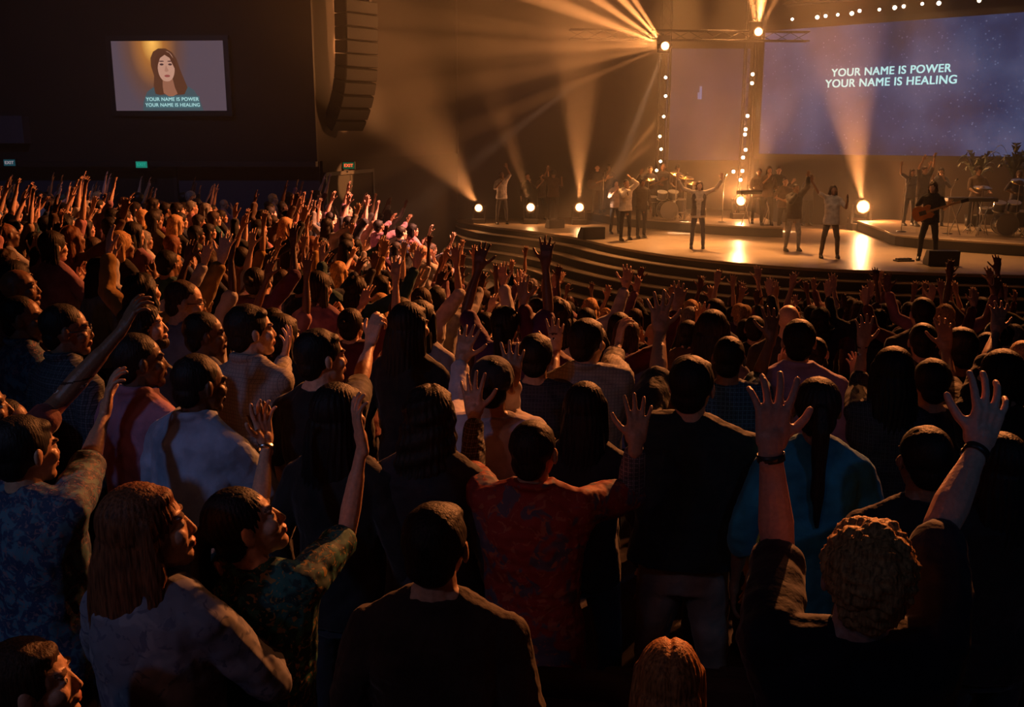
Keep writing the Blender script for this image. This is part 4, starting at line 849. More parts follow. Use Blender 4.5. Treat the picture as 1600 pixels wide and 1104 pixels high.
# pedal boards and cable clutter at the risers' feet
for px, py, lb in ((1412, 408, 'small pedal board by the shoes of the guitarist'), (1397, 377, 'small pedal board at the corner of the drum riser')):
    q = onz(px, py, 1.2); o = empty('pedal_board', (q.x, q.y, 1.203), .2); tag(o, lb, 'pedal board', 'pedal boards'); MB().box((-.22, -.1, 0), (.22, .1, .035)).obj('tray', [M['black']], o, bevel=.006)
    for k in range(4): MB().box((-.19+k*.10, -.05, .035), (-.12+k*.10, .06, .07)).obj('pedal', [SHELL], o, bevel=.005)
# potted palms in front of the lyric screen
LEAF = plain('palm_leaf', (.03, .05, .02), .5)
def palm(px, py, y, h, label):
    q = at(px, py, y); o = empty('potted_palm', (q.x, q.y, 1.2 if px < 1500 else 1.503)); tag(o, label, 'palm', 'palms at the back of the stage')
    MB().lathe([(.16, 0), (.20, .32), (.18, .32), (.16, .28)], 20).obj('pot', [M['black']], o, smooth=True); MB().tube([(0, 0, .28), (.02, 0, h*.6)], .03, 8).obj('stem', [WOOD], o)
    for k in range(16):
        a = k*2.4; mb = MB(); L = random.uniform(.45, .7); up = random.uniform(.3, .9); P = [np.array([.02+math.cos(a)*L*t, math.sin(a)*L*t, h*.6+up*math.sin(t*2.2)*.8*(h/1.6)]) for t in np.linspace(0, 1, 7)]
        sd = np.array([-math.sin(a), math.cos(a), 0]); 
        for j in range(6):
            p0, p1 = P[j], P[j+1]; w = .11*math.sin(.5+j*.42)
            for s in (-1, 1): mb.add([p0, p1, (p0+p1)/2+sd*s*w*1.2+(p1-p0)*.9+[0, 0, -.03]], [(0, 1, 2)])
        mb.obj('frond', [LEAF], o)
palm(1522, 300, 28.9, 2.1, 'dark bushy palm left of the drummer against the screen wall'); palm(1580, 295, 28.4, 2.3, 'dark bushy palm at the picture edge behind the drum kit')
# ---------------------------------------------------------------- the audience
PL = dict(
    floral_red=patterned('red_floral_cloth', (.26, .030, .020), (.10, .075, .10), (.34, .10, .05), 'floral', 9),
    plaid_grey=patterned('grey_plaid_cloth', (.10, .10, .11), (.26, .25, .26), (.03, .03, .04), 'plaid', 105),
    teal_floral=patterned('teal_floral_cloth', (.012, .050, .055), (.03, .15, .14), (.28, .19, .06), 'floral', 16),
    blue_plaid=patterned('blue_plaid_cloth', (.02, .075, .14), (.06, .17, .28), (.01, .02, .03), 'plaid', 90),
    navy_pattern=patterned('navy_pattern_cloth', (.03, .05, .10), (.07, .15, .20), (.18, .12, .14), 'floral', 20),
    check=patterned('pale_check_cloth', (.26, .25, .24), (.15, .15, .16), (.33, .31, .28), 'plaid', 120),
    dark_check=patterned('dark_check_cloth', (.04, .06, .08), (.09, .11, .13), (.015, .02, .025), 'plaid', 80),
    tie_dye=patterned('grey_blue_cloth', (.20, .21, .26), (.28, .28, .32), (.13, .14, .20), 'floral', 9),
    stripe=patterned('dark_stripe_cloth', (.035, .035, .045), (.06, .06, .075), (.012, .012, .02), 'plaid', 110),
)
HERO = []
LOG = []
def hero(label, px, py, d, yaw, sp, skin='light', hairc='dark', shirt=(.1, .1, .1), tr=(.03, .03, .04), mat=None, voxel=None, arms=None, floor=None):
    P = at(px, py, d); z0 = floor_z(P.x, P.y) if floor is None else floor; s = (P.z-z0)/1.60; s0 = s; s = min(1.10, max(.88, s)); z0 = P.z-1.60*s
    c, n_ = math.cos(math.radians(yaw)), math.sin(math.radians(yaw)); off = Vector((-n_*.02*s, c*.02*s, 0)); loc = Vector((P.x, P.y, z0))-off
    Minv = Matrix.LocRotScale(loc, Euler((0, 0, math.radians(yaw))), Vector((s, s, s))).inverted()
    sp = dict(sp); sp['arms'] = dict(sp.get('arms', {}))
    for side, a in (arms or {}).items():
        ex, ey, edy, wx, wy, wdy, tx, ty, tdy = a[:9]; pn = a[9] if len(a) > 9 else (0, 1, 0)
        b_ = sp.get('broad', 1.0)*(.90 if sp.get('fem') else 1.0); S0 = Vector((side*(.178*b_-.02), .012, 1.45))
        def reach(px_, py_, dd, origin, L):
            # the depth along the sight line that gives the limb its true length
            best = None
            for k in range(-60, 61):
                q = Minv@at(px_, py_, d+k*.01); er = abs((q-origin).length-L)+.10*abs(k*.01-dd)
                if best is None or er < best[0]: best = (er, q, k*.01)
            return best[1], best[2]
        E, kd = reach(ex, ey, edy, S0, .285); W, kw = reach(wx, wy, kd+wdy-edy, E, .255); T = Minv@at(tx, ty, d+kw+tdy-wdy)
        pl = Matrix.Rotation(-math.radians(yaw), 3, 'Z')@Vector(pn)
        sh = Vector((side*.165, 0, 1.45)); LOG.append((label[:38], side, round((E-sh).length, 2), round((W-E).length, 2), round((T-W).length, 2)))
        sp['arms'][side] = (np.array(E), np.array(W), np.array(T-W), np.array(pl))
    if mat: sp['shirtmat'] = PL[mat]
    sp.setdefault('seed', len(HERO)+1)
    v = voxel or (.0042 if d < 2.8 else .005 if d < 3.8 else .006)
    ms = make_person(sp, v/s); LOG.append((label[:38], 's', round(s0, 2)))
    o = put_person(ms, loc, yaw, s, SK[skin] if isinstance(skin, str) else skin, HAIR[hairc], shirt, tr); tag(o, label, 'person'); HERO.append((o, ms, d, px, py)); return o, ms, s
def wristband(o, ms, side, m=None, watch=True):
    Sh, E, W, hd, pn, *_ = ms['extras']['arms'][side]; d = nrm(W-E); c = W-d*.012; a = nrm(np.cross(d, pn)); b = np.cross(a, d)
    R = np.stack([a, b, d], 1); mb = MB(); th = np.linspace(0, 2*math.pi, 20, endpoint=False)
    rs = []
    for r, z in ((.030, -.009), (.033, -.009), (.033, .009), (.030, .009)): rs.append(c+(np.stack([r*np.cos(th), r*.86*np.sin(th), np.full(20, z)], 1))@R.T)
    mb.rings(rs+[rs[0]], False); q = mb.obj('watch' if watch else 'bracelet', [m or M['band']], o, smooth=True)
    if watch: MB().lathe([(.018, -.003), (.019, .003), (.016, .006)], 18, c=c-b*.031*.9*-1, R=np.stack([a, d, b], 1)).obj('watch_face', [M['steel']], q, smooth=True)
def glasses(o, ms, m=None):
    HC, HR = ms['HC'], ms['HR']; mb = MB()
    for x in (-1, 1):
        mb.tube([HC+HR@np.array([x*.031+.021*math.cos(t), .096, .006+.017*math.sin(t)]) for t in np.linspace(0, 2*math.pi, 17)], .0022, 6)
        mb.tube([HC+HR@np.array(p) for p in ((x*.052, .094, .010), (x*.074, .06, .012), (x*.082, -.01, .006))], .0025, 6)
    mb.tube([HC+HR@np.array(p) for p in ((-.010, .098, .010), (.010, .098, .010))], .0022, 6); mb.obj('glasses', [m or M['black']], o, smooth=True)
def beard(o, ms, col):
    HC, HR = ms['HC'], ms['HR']; mb = MB(); H = lambda p: HC+HR@np.array(p)
    mb.ell(H((0, .055, -.088)), (.040, .044, .034), HR); mb.ell(H((0, .035, -.068)), (.0535, .044, .035), HR)
    me = mb.skin('beard', M['hair'], .006, 2, 1, lambda co, nr: co+nr*(fbm(co, 140, 3)*.0025)[:, None]); link('beard', me, o, None, col)
FWD = (0, 1, 0)
# the nearest rows, one by one
o, ms, s = hero('man with curly blond hair, navy tee, both thick arms raised, in the nearest row', 1342, 893, 2.0, -4, dict(hair='curly', sleeve=.42, broad=1.08, arm=1.12, head=(4, 14, 0), spread=.25, curl=.3, hs=1.05), 'pink', 'blond', (.020, .022, .036), (.03, .03, .04),
    arms={-1: (1216, 862, .10, 1204, 706, .16, 1208, 640, .19, FWD), 1: (1468, 826, .10, 1528, 702, .16, 1552, 616, .20, FWD)})
wristband(o, ms, -1); wristband(o, ms, 1, None)
hero('woman with parted golden hair whose crown shows at the bottom centre', 1045, 1068, 2.1, -8, dict(hair='part', fem=1, sleeve=.06, broad=1.15, head=(0, -4, 0), arms={-1: 'down', 1: 'down'}), 'light', 'golden', (.03, .025, .025))
hero('brown-haired man looking right, only his head in the bottom corner', 66, 1068, 1.95, -52, dict(hair='short', sleeve=.4, head=(-22, 8, 0)), 'light', 'brown', (.03, .03, .035))
hero('woman with long straight auburn hair in a grey-blue top, face turned right', 243, 826, 2.35, -18, dict(hair='long', hairlen=.36, fem=1, sleeve=.6, head=(-50, 10, 0), arms={1: 'clap', -1: 'clap'}, loose=.006), 'light', 'auburn', (.2, .2, .25), mat='tie_dye')
o, ms, s = hero('woman with dark ponytail in teal patterned shirt, chin lifted, both bare arms up', 404, 816, 2.6, -22, dict(hair='pony', hairlen=.30, fem=1, sleeve=.40, head=(-48, 22, 0), spread=.2, curl=.32, loose=.008), 'light', 'black', (.02, .1, .1), mat='teal_floral',
    arms={-1: (404, 800, .34, 417, 696, .42, 403, 622, .44, (.75, -.6, .1)), 1: (541, 836, .12, 566, 694, .16, 548, 612, .20, (.8, .35, 0))})
wristband(o, ms, -1, M['steel'], False)
hero('dark-haired man in plain dark brown tee with both arms down, back to us', 683, 853, 2.35, -6, dict(hair='short', sleeve=.42, broad=1.02, head=(-10, 4, 0)), 'light', 'dark', (.045, .028, .022))
o, ms, s = hero('man in red floral shirt with rolled grey plaid cuffs, both arms raised', 835, 706, 3.2, -10, dict(hair='crop', sleeve=.50, broad=1.0, head=(-14, 4, 0), spread=.22, collar=1, loose=.008, hem=.78), 'tan', 'dark', (.3, .05, .03), (.015, .015, .02), mat='floral_red',
    arms={-1: (737, 742, .10, 741, 652, .16, 736, 588, .20, (.15, 1, 0)), 1: (984, 772, .10, 993, 696, .14, 999, 634, .18, FWD)})
# his rolled plaid cuffs
for sd in (-1, 1):
    Sh, E, W, hd, pn, *_ = ms['extras']['arms'][sd]; mb = MB(); mb.caps(Sh*.12+E*.88, E, .058, .054).caps(E, E*.55+W*.45, .055, .050).caps(E*.55+W*.45, E*.18+W*.82, .050, .042)
    link('sleeve_cuff', mb.skin('sleeve_cuff', PL['plaid_grey'], .008, 2, 1, lambda co, nr: co+nr*(fbm(co, 75, 4)*.004)[:, None]), o)
hero('man in pale blue short-sleeved collared shirt, back to us, arms lowered', 312, 602, 3.7, -34, dict(hair='crop', sleeve=.44, broad=1.12, belly=.03, loose=.012, head=(-12, -4, 0), collar=1, arms={1: 'clap', -1: 'down'}), 'dark', 'black', (.30, .38, .52), (.03, .03, .05))
hero('man in mauve shirt with dark cropped hair, looking right', 222, 566, 4.0, -36, dict(hair='crop', sleeve=.45, broad=1.12, belly=.02, head=(-22, 2, 0), collar=1, arms={1: 'clap', -1: 'down'}), 'dark', 'black', (.34, .17, .24))
o, ms, s = hero('man in dark patterned shirt, face hidden, spread hand raised at left', 44, 706, 3.0, -28, dict(hair='short', sleeve=.55, broad=1.1, loose=.012, head=(-8, 0, 0), spread=.2, curl=.4), 'tan', 'black', (.05, .08, .12), mat='navy_pattern',
    arms={1: (133, 738, .12, 164, 646, .20, 176, 574, .24, (.8, .4, .1))})
hero('person at the left picture edge whose long bare arm reaches up right', -20, 640, 3.5, -40, dict(hair='crop', sleeve=.35, head=(-30, 8, 0), spread=.25, curl=.5, arm=1.1), 'brown', 'black', (.12, .03, .03), arms={1: (92, 628, .10, 190, 516, .25, 214, 470, .28, (.6, .5, 0))})
hero('bearded man seen between the reaching arm and picture edge, profile only', 22, 662, 4.0, -56, dict(hair='crop', sleeve=.4, head=(-30, 4, 0)), 'brown', 'black', (.05, .03, .03))
o, ms, s = hero('spectacled man in dark teal checked shirt with lit shoulders, looking right', 106, 517, 4.4, -38, dict(hair='crop', sleeve=.5, broad=1.1, head=(-28, 0, 0), collar=1), 'brown', 'black', (.05, .1, .1), mat='dark_check'); glasses(o, ms)
hero('close-cropped man in blue shirt behind the spectacled man, sharp profile', 40, 499, 4.9, -42, dict(hair='buzz', sleeve=.5, broad=1.1, head=(-34, 2, 0), collar=1), 'brown', 'black', (.06, .10, .20), mat='navy_pattern')
hero('bald man in profile above the close-cropped man in blue', 36, 452, 5.9, -44, dict(hair='bald', sleeve=.5, head=(-34, 6, 0)), 'brown', 'black', (.10, .05, .04))
o, ms, s = hero('long-haired bearded man in profile between mauve shirt and checked shirt', 232, 512, 4.9, -44, dict(hair='wavy', hairlen=.14, sleeve=.5, head=(-34, 8, 0)), 'light', 'dark', (.08, .07, .07)); beard(o, ms, HAIR['brown'])
o, ms, s = hero('bald spectacled man, forehead glowing orange, in grey-blue shirt', 286, 472, 5.6, -40, dict(hair='buzz', sleeve=.6, head=(-30, -8, 0)), 'light', 'brown', (.20, .23, .32)); glasses(o, ms); beard(o, ms, HAIR['brown'])
hero('short-haired dark-skinned man between the bald spectacled man and pale shirt', 322, 524, 4.9, -36, dict(hair='crop', sleeve=.5, head=(-30, 0, 0)), 'dark', 'black', (.05, .06, .10))
hero('man in pale checked shirt stretching one open hand forward', 396, 519, 4.5, -36, dict(hair='short', sleeve=.98, broad=1.05, head=(-24, 4, 0), collar=1, spread=.2, curl=.3), 'light', 'dark', (.5, .5, .5), mat='check', arms={1: (436, 600, .22, 442, 566, .38, 450, 534, .44, (-.6, -.3, .2))})
hero('dark-haired man in black tee with one straight arm and fist up', 504, 560, 4.1, -30, dict(hair='short', sleeve=.42, head=(-26, 2, 0), curl=.9, spread=.05), 'light', 'black', (.015, .015, .016), arms={1: (562, 598, .12, 578, 538, .20, 587, 500, .22, (.4, .6, 0))})
hero('woman with long black hair just behind the ponytailed woman', 530, 652, 3.4, -16, dict(hair='long', hairlen=.36, fem=1, sleeve=.9, head=(-14, 0, 0)), 'tan', 'black', (.02, .018, .018))
hero('tall woman with long dark hair in black, right of the raised fist', 640, 512, 5.0, -18, dict(hair='long', hairlen=.40, fem=1, sleeve=.9, head=(-20, 0, 0)), 'light', 'black', (.012, .012, .013))
hero('woman with wavy dark hair left of the red floral shirt', 673, 656, 3.4, -10, dict(hair='wavy', hairlen=.30, fem=1, sleeve=.9, loose=.02, head=(-16, 0, 0)), 'light', 'dark', (.03, .026, .03))
hero('person in dark cap raising both white-sleeved arms', 770, 602, 3.9, -6, dict(hair='crop', sleeve=.93, broad=1.0, head=(0, 0, 0), spread=.2), 'tan', 'black', (.58, .52, .56), arms={-1: (714, 640, .06, 720, 566, .12, 730, 522, .16, (.2, 1, 0)), 1: (790, 656, .02, 800, 600, -.10, 802, 548, -.06, FWD)})
o_cap = HERO[-1]
hc, hr = o_cap[1]['HC'], o_cap[1]['HR']; mb = MB().ell(hc+hr@np.array([0, -.014, .045]), (.092, .108, .085), hr); mb.caps(hc+hr@np.array([0, .07, .04]), hc+hr@np.array([0, .135, .03]), .06, .05, .12, hr@np.array([0, 0, 1]))
link('cap', mb.skin('cap', M['cloth'], .007, 2), o_cap[0], None, (.03, .028, .035))
hero('person raising one bare arm from a dark striped short sleeve', 838, 560, 4.6, -8, dict(hair='short', sleeve=.45, head=(-8, 0, 0), spread=.18), 'tan', 'black', (.1, .1, .12), mat='stripe', arms={1: (862, 602, .04, 868, 548, .12, 868, 505, .16, FWD)})
hero('man with collared grey-green shirt and short hair, one fist lifted', 917, 536, 4.8, -12, dict(hair='short', sleeve=.7, broad=1.05, head=(-22, 2, 0), collar=1, curl=.6, loose=.012), 'light', 'dark', (.2, .2, .15), mat='check', arms={1: (955, 570, .10, 966, 538, .24, 972, 504, .28, (.6, .2, 0))})
hero('woman with very long straight black hair between floral shirt and dark man', 914, 642, 3.8, -8, dict(hair='long', hairlen=.46, fem=1, sleeve=.9, head=(-6, 0, 0)), 'tan', 'black', (.02, .015, .014))
hero('man in black tee and khaki trousers with one arm straight up', 1080, 606, 3.7, -10, dict(hair='short', sleeve=.46, broad=1.16, head=(-16, 2, 0), spread=.26, loose=.014, hem=.92), 'tan', 'black', (.012, .020, .020), (.20, .17, .14), arms={-1: (1028, 592, .08, 1031, 520, .14, 1031, 468, .18, FWD)})
hero('man in bright blue plaid shirt behind the black tee', 1138, 562, 4.7, -10, dict(hair='crop', sleeve=.5, broad=1.05, head=(-10, 0, 0), spread=.2), 'brown', 'black', (.1, .2, .3), mat='blue_plaid', arms={1: (1182, 596, .06, 1205, 530, .14, 1206, 492, .18, FWD)})
hero('man in plain lilac shirt with short black hair, back to us', 1247, 536, 5.0, -8, dict(hair='short', sleeve=.6, broad=1.15, loose=.014, head=(-6, 0, 0), collar=1), 'tan', 'black', (.36, .24, .40))
hero('woman with black ponytail in bright blue top, back to us', 1274, 640, 3.5, -6, dict(hair='pony', hairlen=.36, fem=1, sleeve=.6, head=(-4, 4, 0), loose=.010), 'brown', 'dark', (.02, .22, .34))
hero('woman in dark ribbed sleeve, arm straight up, right of the blue top', 1392, 585, 4.2, -2, dict(hair='long', hairlen=.3, fem=1, sleeve=.62, head=(0, 0, 0), spread=.16), 'tan', 'black', (.03, .035, .05), mat='stripe', arms={-1: (1340, 610, .08, 1348, 542, .14, 1352, 496, .18, FWD)})
hero('dark-haired man under the forest of raised hands on the right', 1496, 548, 4.9, 4, dict(hair='short', sleeve=.5, broad=1.1, head=(6, 0, 0)), 'brown', 'black', (.02, .02, .025))
hero('person raising one forearm beside the dark-haired man on the right', 1452, 600, 4.3, 2, dict(hair='short', sleeve=.45, head=(0, 0, 0)), 'tan', 'black', (.03, .02, .02), arms={1: (1484, 600, .1, 1478, 548, .16, 1476, 506, .2, FWD)})
hero('woman in black with bobbed hair at the right picture edge', 1560, 590, 4.2, 8, dict(hair='bob', fem=1, sleeve=.5, head=(6, 0, 0)), 'light', 'black', (.02, .02, .02), arms={-1: (1540, 570, .1, 1556, 520, .16, 1562, 480, .2, FWD)})
hero('dark silhouette of a broad man right of the blue top', 1440, 720, 3.1, 4, dict(hair='short', sleeve=.5, broad=1.15, head=(0, 0, 0)), 'brown', 'black', (.015, .014, .018))
hero('dark silhouette of a woman behind the right raised hand', 1556, 730, 3.1, 6, dict(hair='long', fem=1, sleeve=.6, head=(6, 0, 0)), 'tan', 'black', (.018, .014, .014))
hero('person raising one slim arm just left of the blue plaid shirt', 1112, 520, 5.4, -8, dict(hair='long', fem=1, sleeve=.3, head=(-6, 0, 0)), 'light', 'dark', (.05, .05, .08), arms={-1: (1090, 572, .06, 1093, 515, .12, 1099, 466, .16, FWD)})
hero('dark-skinned man in black directly above the ponytailed woman', 452, 640, 4.0, -30, dict(hair='crop', sleeve=.5, head=(-20, 0, 0)), 'dark', 'black', (.02, .02, .02)) if 0 else None
hero('man in dark shirt right of the wavy-haired woman', 600, 735, 3.0, -12, dict(hair='short', sleeve=.5, head=(-10, 0, 0)), 'tan', 'black', (.02, .018, .02))  if 0 else None
# ---------------------------------------------------------------- the rest of the crowd, seat by seat on rows curved round the stage
VAR = [
    (dict(arms={1: 'up', -1: 'up'}, hair='short', sleeve=.45, head=(0, 10, 0)), 'short-haired', 'both arms up'),
    (dict(arms={1: 'high', -1: 'down'}, hair='long', fem=1, sleeve=.40, head=(-10, 8, 0)), 'long-haired', 'one arm up'),
    (dict(arms={1: 'down', -1: 'high'}, hair='crop', sleeve=.45, head=(8, 4, 0), broad=1.06), 'cropped-haired', 'one arm up'),
    (dict(arms={1: 'wide', -1: 'wide'}, hair='wavy', hairlen=.25, fem=1, sleeve=.9, head=(0, 14, 0)), 'wavy-haired', 'arms spread wide'),
    (dict(arms={1: 'down', -1: 'down'}, hair='short', sleeve=.45, broad=1.06), 'short-haired', 'arms lowered'),
    (dict(arms={1: 'clap', -1: 'clap'}, hair='bob', fem=1, sleeve=.6, head=(-12, 0, 0)), 'bob-haired', 'hands clasped'),
    (dict(arms={1: 'reach', -1: 'half'}, hair='curly', sleeve=.45, head=(0, 6, 0)), 'curly-haired', 'one hand reaching forward'),
    (dict(arms={1: 'half', -1: 'half'}, hair='buzz', sleeve=.5, broad=1.08, head=(0, 0, 0), belly=.03), 'close-cropped', 'palms raised at chest height'),
    (dict(arms={1: 'high', -1: 'up'}, hair='pony', fem=1, sleeve=.4, head=(0, 12, 0)), 'ponytailed', 'both arms up'),
    (dict(arms={1: 'up', -1: 'chest'}, hair='crop', sleeve=.95, head=(4, 10, 0)), 'cropped-haired', 'one hand up and one on the chest'),
    (dict(arms={1: 'chest', -1: 'up'}, hair='long', fem=1, sleeve=.9, head=(-6, 10, 0)), 'long-haired', 'one hand up and one on the chest'),
    (dict(arms={1: 'reach', -1: 'reach'}, hair='short', sleeve=.9, head=(0, 8, 0)), 'short-haired', 'both hands reaching forward'),
    (dict(arms={1: 'down', -1: 'down'}, hair='long', hairlen=.3, fem=1, sleeve=.9, head=(-8, 0, 0)), 'long-haired', 'arms lowered'),
    (dict(arms={1: 'face', -1: 'down'}, hair='bald', sleeve=.5, broad=1.05, head=(0, -6, 0)), 'bald', 'one hand at the face'),
    (dict(arms={1: 'wide', -1: 'up'}, hair='afro', fem=1, sleeve=.4, head=(0, 8, 0)), 'afro-haired', 'both arms up'),
    (dict(arms={1: 'up', -1: 'reach'}, hair='bun', fem=1, sleeve=.5, head=(6, 10, 0)), 'bun-haired', 'both arms up'),
]
TOPS = [('white', (.52, .50, .50)), ('pale grey', (.32, .31, .33)), ('mauve', (.28, .14, .20)), ('navy', (.02, .03, .07)), ('black', (.012, .012, .013)), ('olive', (.09, .085, .04)), ('maroon', (.13, .02, .025)), ('brown', (.10, .055, .035)),
        ('teal', (.02, .09, .10)), ('tan', (.34, .24, .15)), ('denim blue', (.09, .13, .22)), ('rust', (.28, .09, .04)), ('pink', (.48, .22, .25)), ('charcoal', (.04, .04, .045)), ('mustard', (.34, .20, .04)), ('plum', (.10, .03, .09))]
W_LEFT = [3.0, 2.4, 1.6, 1.3, 1.6, 1, 1, .7, 1.2, .5, 1.6, .3, 1.0, 1.4, .3, .8]
W_RIGHT = [.6, .7, .7, 1.6, 2.8, 1, 1, .9, 1, .3, 1.2, .2, .3, 2.2, .2, .7]
CX, CY = 10.9, 31.0
FRONT = [(-14, 22.6), (-4.7, 22.6), (-2.3, 22.3), (-1.9, 20.6), (-1.2, 18.6), (-.2, 17.0), (1.0, 16.2), (2.1, 15.8), (4.0, 15.0), (7.5, 14.3), (14, 14.0)]
def front_y(x):
    for (x0, y0), (x1, y1) in zip(FRONT, FRONT[1:]):
        if x0 <= x <= x1: return y0+(y1-y0)*(x-x0)/(x1-x0)
    return 0
spots = []; rr = random.Random(11)
hp = [(h[0].location.x, h[0].location.y) for h in HERO]
row = 0; R_ = 12.0
while R_ < 34:
    n = int(2*math.pi*R_/.60); st = rr.random()
    for i in range(n):
        a = (i+st)*2*math.pi/n; x = CX+R_*math.cos(a)+rr.uniform(-.07, .07); y = CY+R_*math.sin(a)+rr.uniform(-.10, .10)
        if y < 4.9 or y > front_y(x)+rr.uniform(-.3, .3): continue
        z = floor_z(x, y); d = math.hypot(x, y)
        if d < 5.35: continue
        px, py = pix((x, y, z+1.6))
        if not (-45 < px < 1650): continue
        if any(math.hypot(x-a_, y-b_) < .50 for a_, b_ in hp): continue
        if rr.random() < (.04 if x < 2 else .07): continue
        if 352 < px < 402 and d > 13.5: continue                   # stair aisle up the side bank
        if px > 402 and x < -1.5 and d > 19.3 and rr.random() < .55: continue
        spots.append((d, x, y, z, px, py, row))
    R_ += .93 if R_ < 20 else .88; row += 1
spots.sort()
n_named = 300-sum(1 for o in COL.objects if o.get('category') == 'person')-1
VM = {}
def variant(k, far):
    key = (k, far)
    if key not in VM:
        VM[key] = make_person(dict(VAR[k][0], seed=k+40, spread=.18, hs=1.04, loose=.006), .0065 if far == 0 else .009 if far == 1 else .012, mass=far == 2) if far < 2 else make_person(dict(VAR[k][0], seed=k+40, dec=.22, hs=1.05), .012, mass=True)
    return VM[key]
COLS = [(40, 'under the balcony ledge'), (120, 'left of the hung side screen'), (215, 'under the left half of the hung screen'), (310, 'under the right half of the hung screen'), (400, 'right of the hung side screen'), (470, 'left of the corner doorway'), (545, 'in front of the corner doorway'),
        (610, 'just right of the corner doorway'), (680, 'left of the stage tip'), (755, 'below the floor lamp nearest the wall'), (830, 'below the second floor lamp'), (905, 'below the third floor lamp'), (975, 'below the white-shirted performer'), (1035, 'below the first lamp tower'), (1090, 'below the central singer'),
        (1160, 'below the second lamp tower'), (1237, 'below the black-jacketed performer'), (1297, 'below the grey-topped singer'), (1350, 'below the rightmost floor lamp'), (1400, 'below the arm-raising choir'), (1450, 'below the guitarist'), (1520, 'below the palms'), (1600, 'below the drum kit')]
NEAR = [(835, 706, 'the red floral shirt'), (312, 602, 'the pale blue shirt'), (396, 519, 'the pale checked shirt'), (1247, 536, 'the lilac shirt'), (1274, 640, 'the bright blue top'), (1138, 562, 'the blue plaid shirt'), (917, 536, 'the grey-green shirt'), (640, 512, 'the tall black-haired woman'),
        (504, 560, 'the raised fist'), (286, 472, 'the bald spectacled man'), (40, 499, 'the close-cropped blue-shirted man'), (1496, 548, 'the forest of raised hands'), (770, 602, 'the white-sleeved arms'), (1080, 606, 'the man in khaki trousers'), (106, 517, 'the spectacled checked-shirt man'), (1392, 585, 'the ribbed sleeve')]
used = set(); named = []; prev_c = None
def pick(rg, x, y):
    left = x < 1.0
    t = rg.choices(range(len(TOPS)), W_LEFT if left else W_RIGHT)[0]
    up = rg.random() < (.66 if x < 0 else .26 if y < 10.5 else .5); k = rg.choice([0, 1, 2, 3, 8, 9, 10, 11, 14, 15, 6, 0, 8, 3] if up else [4, 5, 7, 12, 13, 4, 12, 5])
    return t, k
mass = {'v': [], 'f': [], 'm': [], 'c': [], 'n': 0}
def add_mass(ms, loc, yaw, s, cols):
    for part, slot in (('body', 0), ('hair', 1), ('shirt', 2), ('trousers', 2)):
        if part not in ms: continue
        me = ms[part]
        if 'np' not in me.keys():
            pass
        n = len(me.vertices); co = np.empty(n*3); me.vertices.foreach_get('co', co); co = co.reshape(-1, 3)
        c, q = math.cos(yaw), math.sin(yaw); R = np.array([[c, -q, 0], [q, c, 0], [0, 0, 1]]); co = (co*s)@R.T+np.array(loc)
        tot = np.empty(len(me.polygons), int); me.polygons.foreach_get('loop_total', tot); li = np.empty(len(me.loops), int); me.loops.foreach_get('vertex_index', li)
        mass['v'].append(co); mass['f'].append(li+mass['n']); mass['m'].append((tot, np.full(len(tot), slot))); mass['c'].append(np.tile([*cols[part], 1.0], (n, 1))); mass['n'] += n
for i, (d, x, y, z, px, py, rw) in enumerate(spots):
    rg = random.Random(i*7+3); face = math.degrees(math.atan2(26-y, 6.2-x))-90+rg.uniform(-9, 9); s = rg.uniform(.90, 1.06)
    t, k = pick(rg, x, y); skin = SK[rg.choices(['light', 'fair', 'tan', 'brown', 'dark', 'pink'], [3, 2, 2.5, 2.5, 1.5, 1.5])[0]]; hc = HAIR[rg.choices(['black', 'dark', 'brown', 'auburn', 'blond', 'grey'], [5, 4, 2, .5, .7, .5])[0]]
    tr = rg.choice([(.02, .02, .03), (.04, .05, .09), (.03, .03, .03), (.08, .07, .06)])
    if i < n_named:
        tier = 'near' if d < 8.5 else 'mid' if d < 12.5 else 'far'
        for attempt in range(60):
            if tier == 'near':
                nn = sorted(NEAR, key=lambda h: math.hypot((h[0]-px), (h[1]-py)*1.5))[0]
                pl = ('just behind ' if abs(nn[0]-px) < 40 else 'beyond and right of ' if px > nn[0] else 'beyond and left of ')+nn[2]
            else:
                cc = min(COLS, key=lambda c: abs(c[0]-px))[1]; pl = ('mid-crowd, ' if tier == 'mid' else 'distant, ')+cc
            lb = '%s person in %s top, %s, %s' % (VAR[k][1], TOPS[t][0], VAR[k][2], pl)
            if lb not in used and len(lb.split()) <= 16: break
            t, k = pick(rg, x, y)
        if lb in used:
            lb = '%s person in %s top, %s, next to one in %s' % (VAR[k][1], TOPS[t][0], pl, prev_c)
        used.add(lb); prev_c = TOPS[t][0]
        o = put_person(variant(k, 0 if d < 9 else 1), (x, y, z), face, s, skin, hc, TOPS[t][1], tr)
        tag(o, lb, 'person')
        if i == 0: pass
    else:
        add_mass(variant(k, 2), (x, y, z), math.radians(face), s, {'body': skin, 'hair': hc, 'shirt': TOPS[t][1], 'trousers': tr})
print('CROWD', len(spots), n_named)
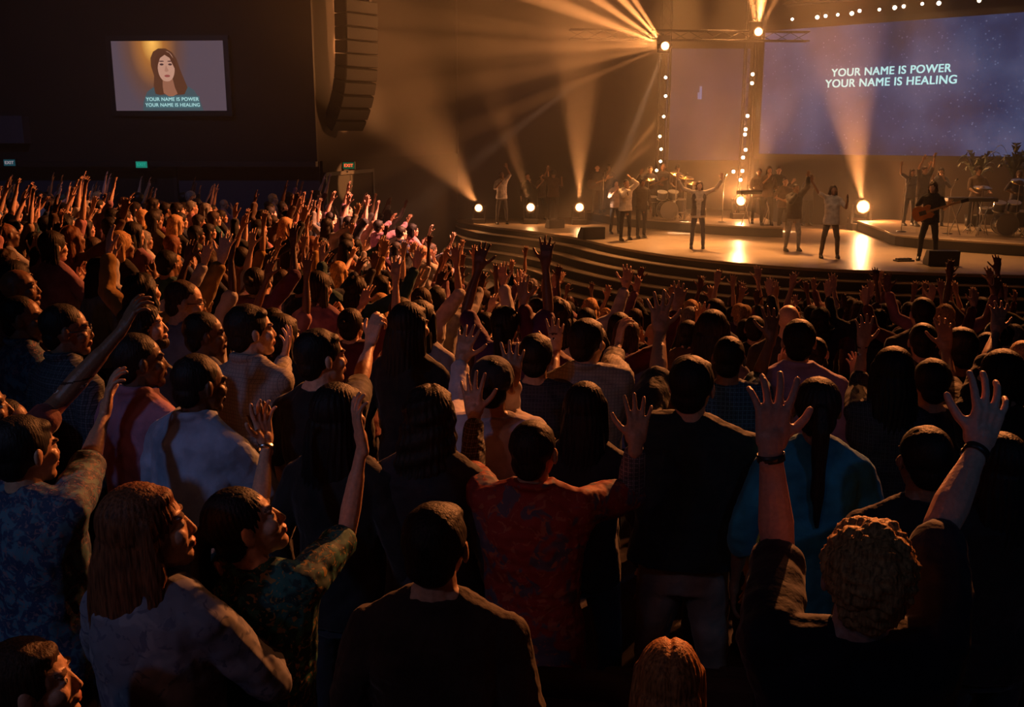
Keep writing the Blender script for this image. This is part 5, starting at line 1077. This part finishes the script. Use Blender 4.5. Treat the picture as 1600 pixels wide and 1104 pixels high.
if mass['n']:
    tot = np.concatenate([a for a, b in mass['m']]); mi = np.concatenate([b for a, b in mass['m']]); V = np.concatenate(mass['v']); L = np.concatenate(mass['f']); Cc = np.concatenate(mass['c'])
    me = bpy.data.meshes.new('distant_crowd'); me.vertices.add(len(V)); me.vertices.foreach_set('co', V.ravel()); me.loops.add(len(L)); me.loops.foreach_set('vertex_index', L.astype(np.int32))
    me.polygons.add(len(tot)); me.polygons.foreach_set('loop_start', np.concatenate([[0], np.cumsum(tot)[:-1]]).astype(np.int32)); me.update(calc_edges=True)
    for m in ('skin_mass', 'hair_mass', 'cloth_mass'): me.materials.append(M[m])
    me.polygons.foreach_set('material_index', mi.astype(np.int32)); me.polygons.foreach_set('use_smooth', [True]*len(tot))
    at_ = me.color_attributes.new('tint', 'FLOAT_COLOR', 'POINT'); at_.data.foreach_set('color', Cc.ravel()); me.validate(); me.update()
    tag(link('distant_crowd', me), 'massed farthest worshippers along the side wall and the foot of the stage', 'crowd', kind='stuff')
# ---- theatre seats behind the nearest people
def seat():
    o = empty('theatre_seat'); MB().box((-.24, -.06, .44), (.24, .02, .92)).obj('backrest', [M['seat']], o, bevel=.03); MB().box((-.22, .03, .40), (.22, .14, .80)).obj('seat', [M['seat']], o, bevel=.03)
    for x in (-1, 1): a = MB().box((x*.26-.025, -.06, .0), (x*.26+.025, .08, .62)).obj('side_panel', [M['black']], o, bevel=.008); MB().box((x*.26-.03, -.06, .62), (x*.26+.03, .26, .655)).obj('armrest', [M['black']], o, bevel=.01)
    return o
proto = seat(); first = True
SL = [('behind the man in khaki trousers', 1080), ('behind the red floral shirt', 835), ('behind the blue top', 1274), ('left of the khaki trousers', 960), ('right of the khaki trousers', 1185)]
for nm, px in SL:
    y = 2.85 if px > 900 else 2.7; x = (px-800)/F*y*1.02; z = floor_z(x, y)
    if first: o = proto; first = False; kids = list(proto.children)
    else:
        o = proto.copy(); COL.objects.link(o)
        for c in kids: q = c.copy(); COL.objects.link(q); q.parent = o
    o.location = (x, y, z+.002); o.rotation_euler = (0, 0, math.radians(-8)); tag(o, 'dark upholstered folding theatre seat '+nm, 'seat', 'theatre seats of the nearest row')
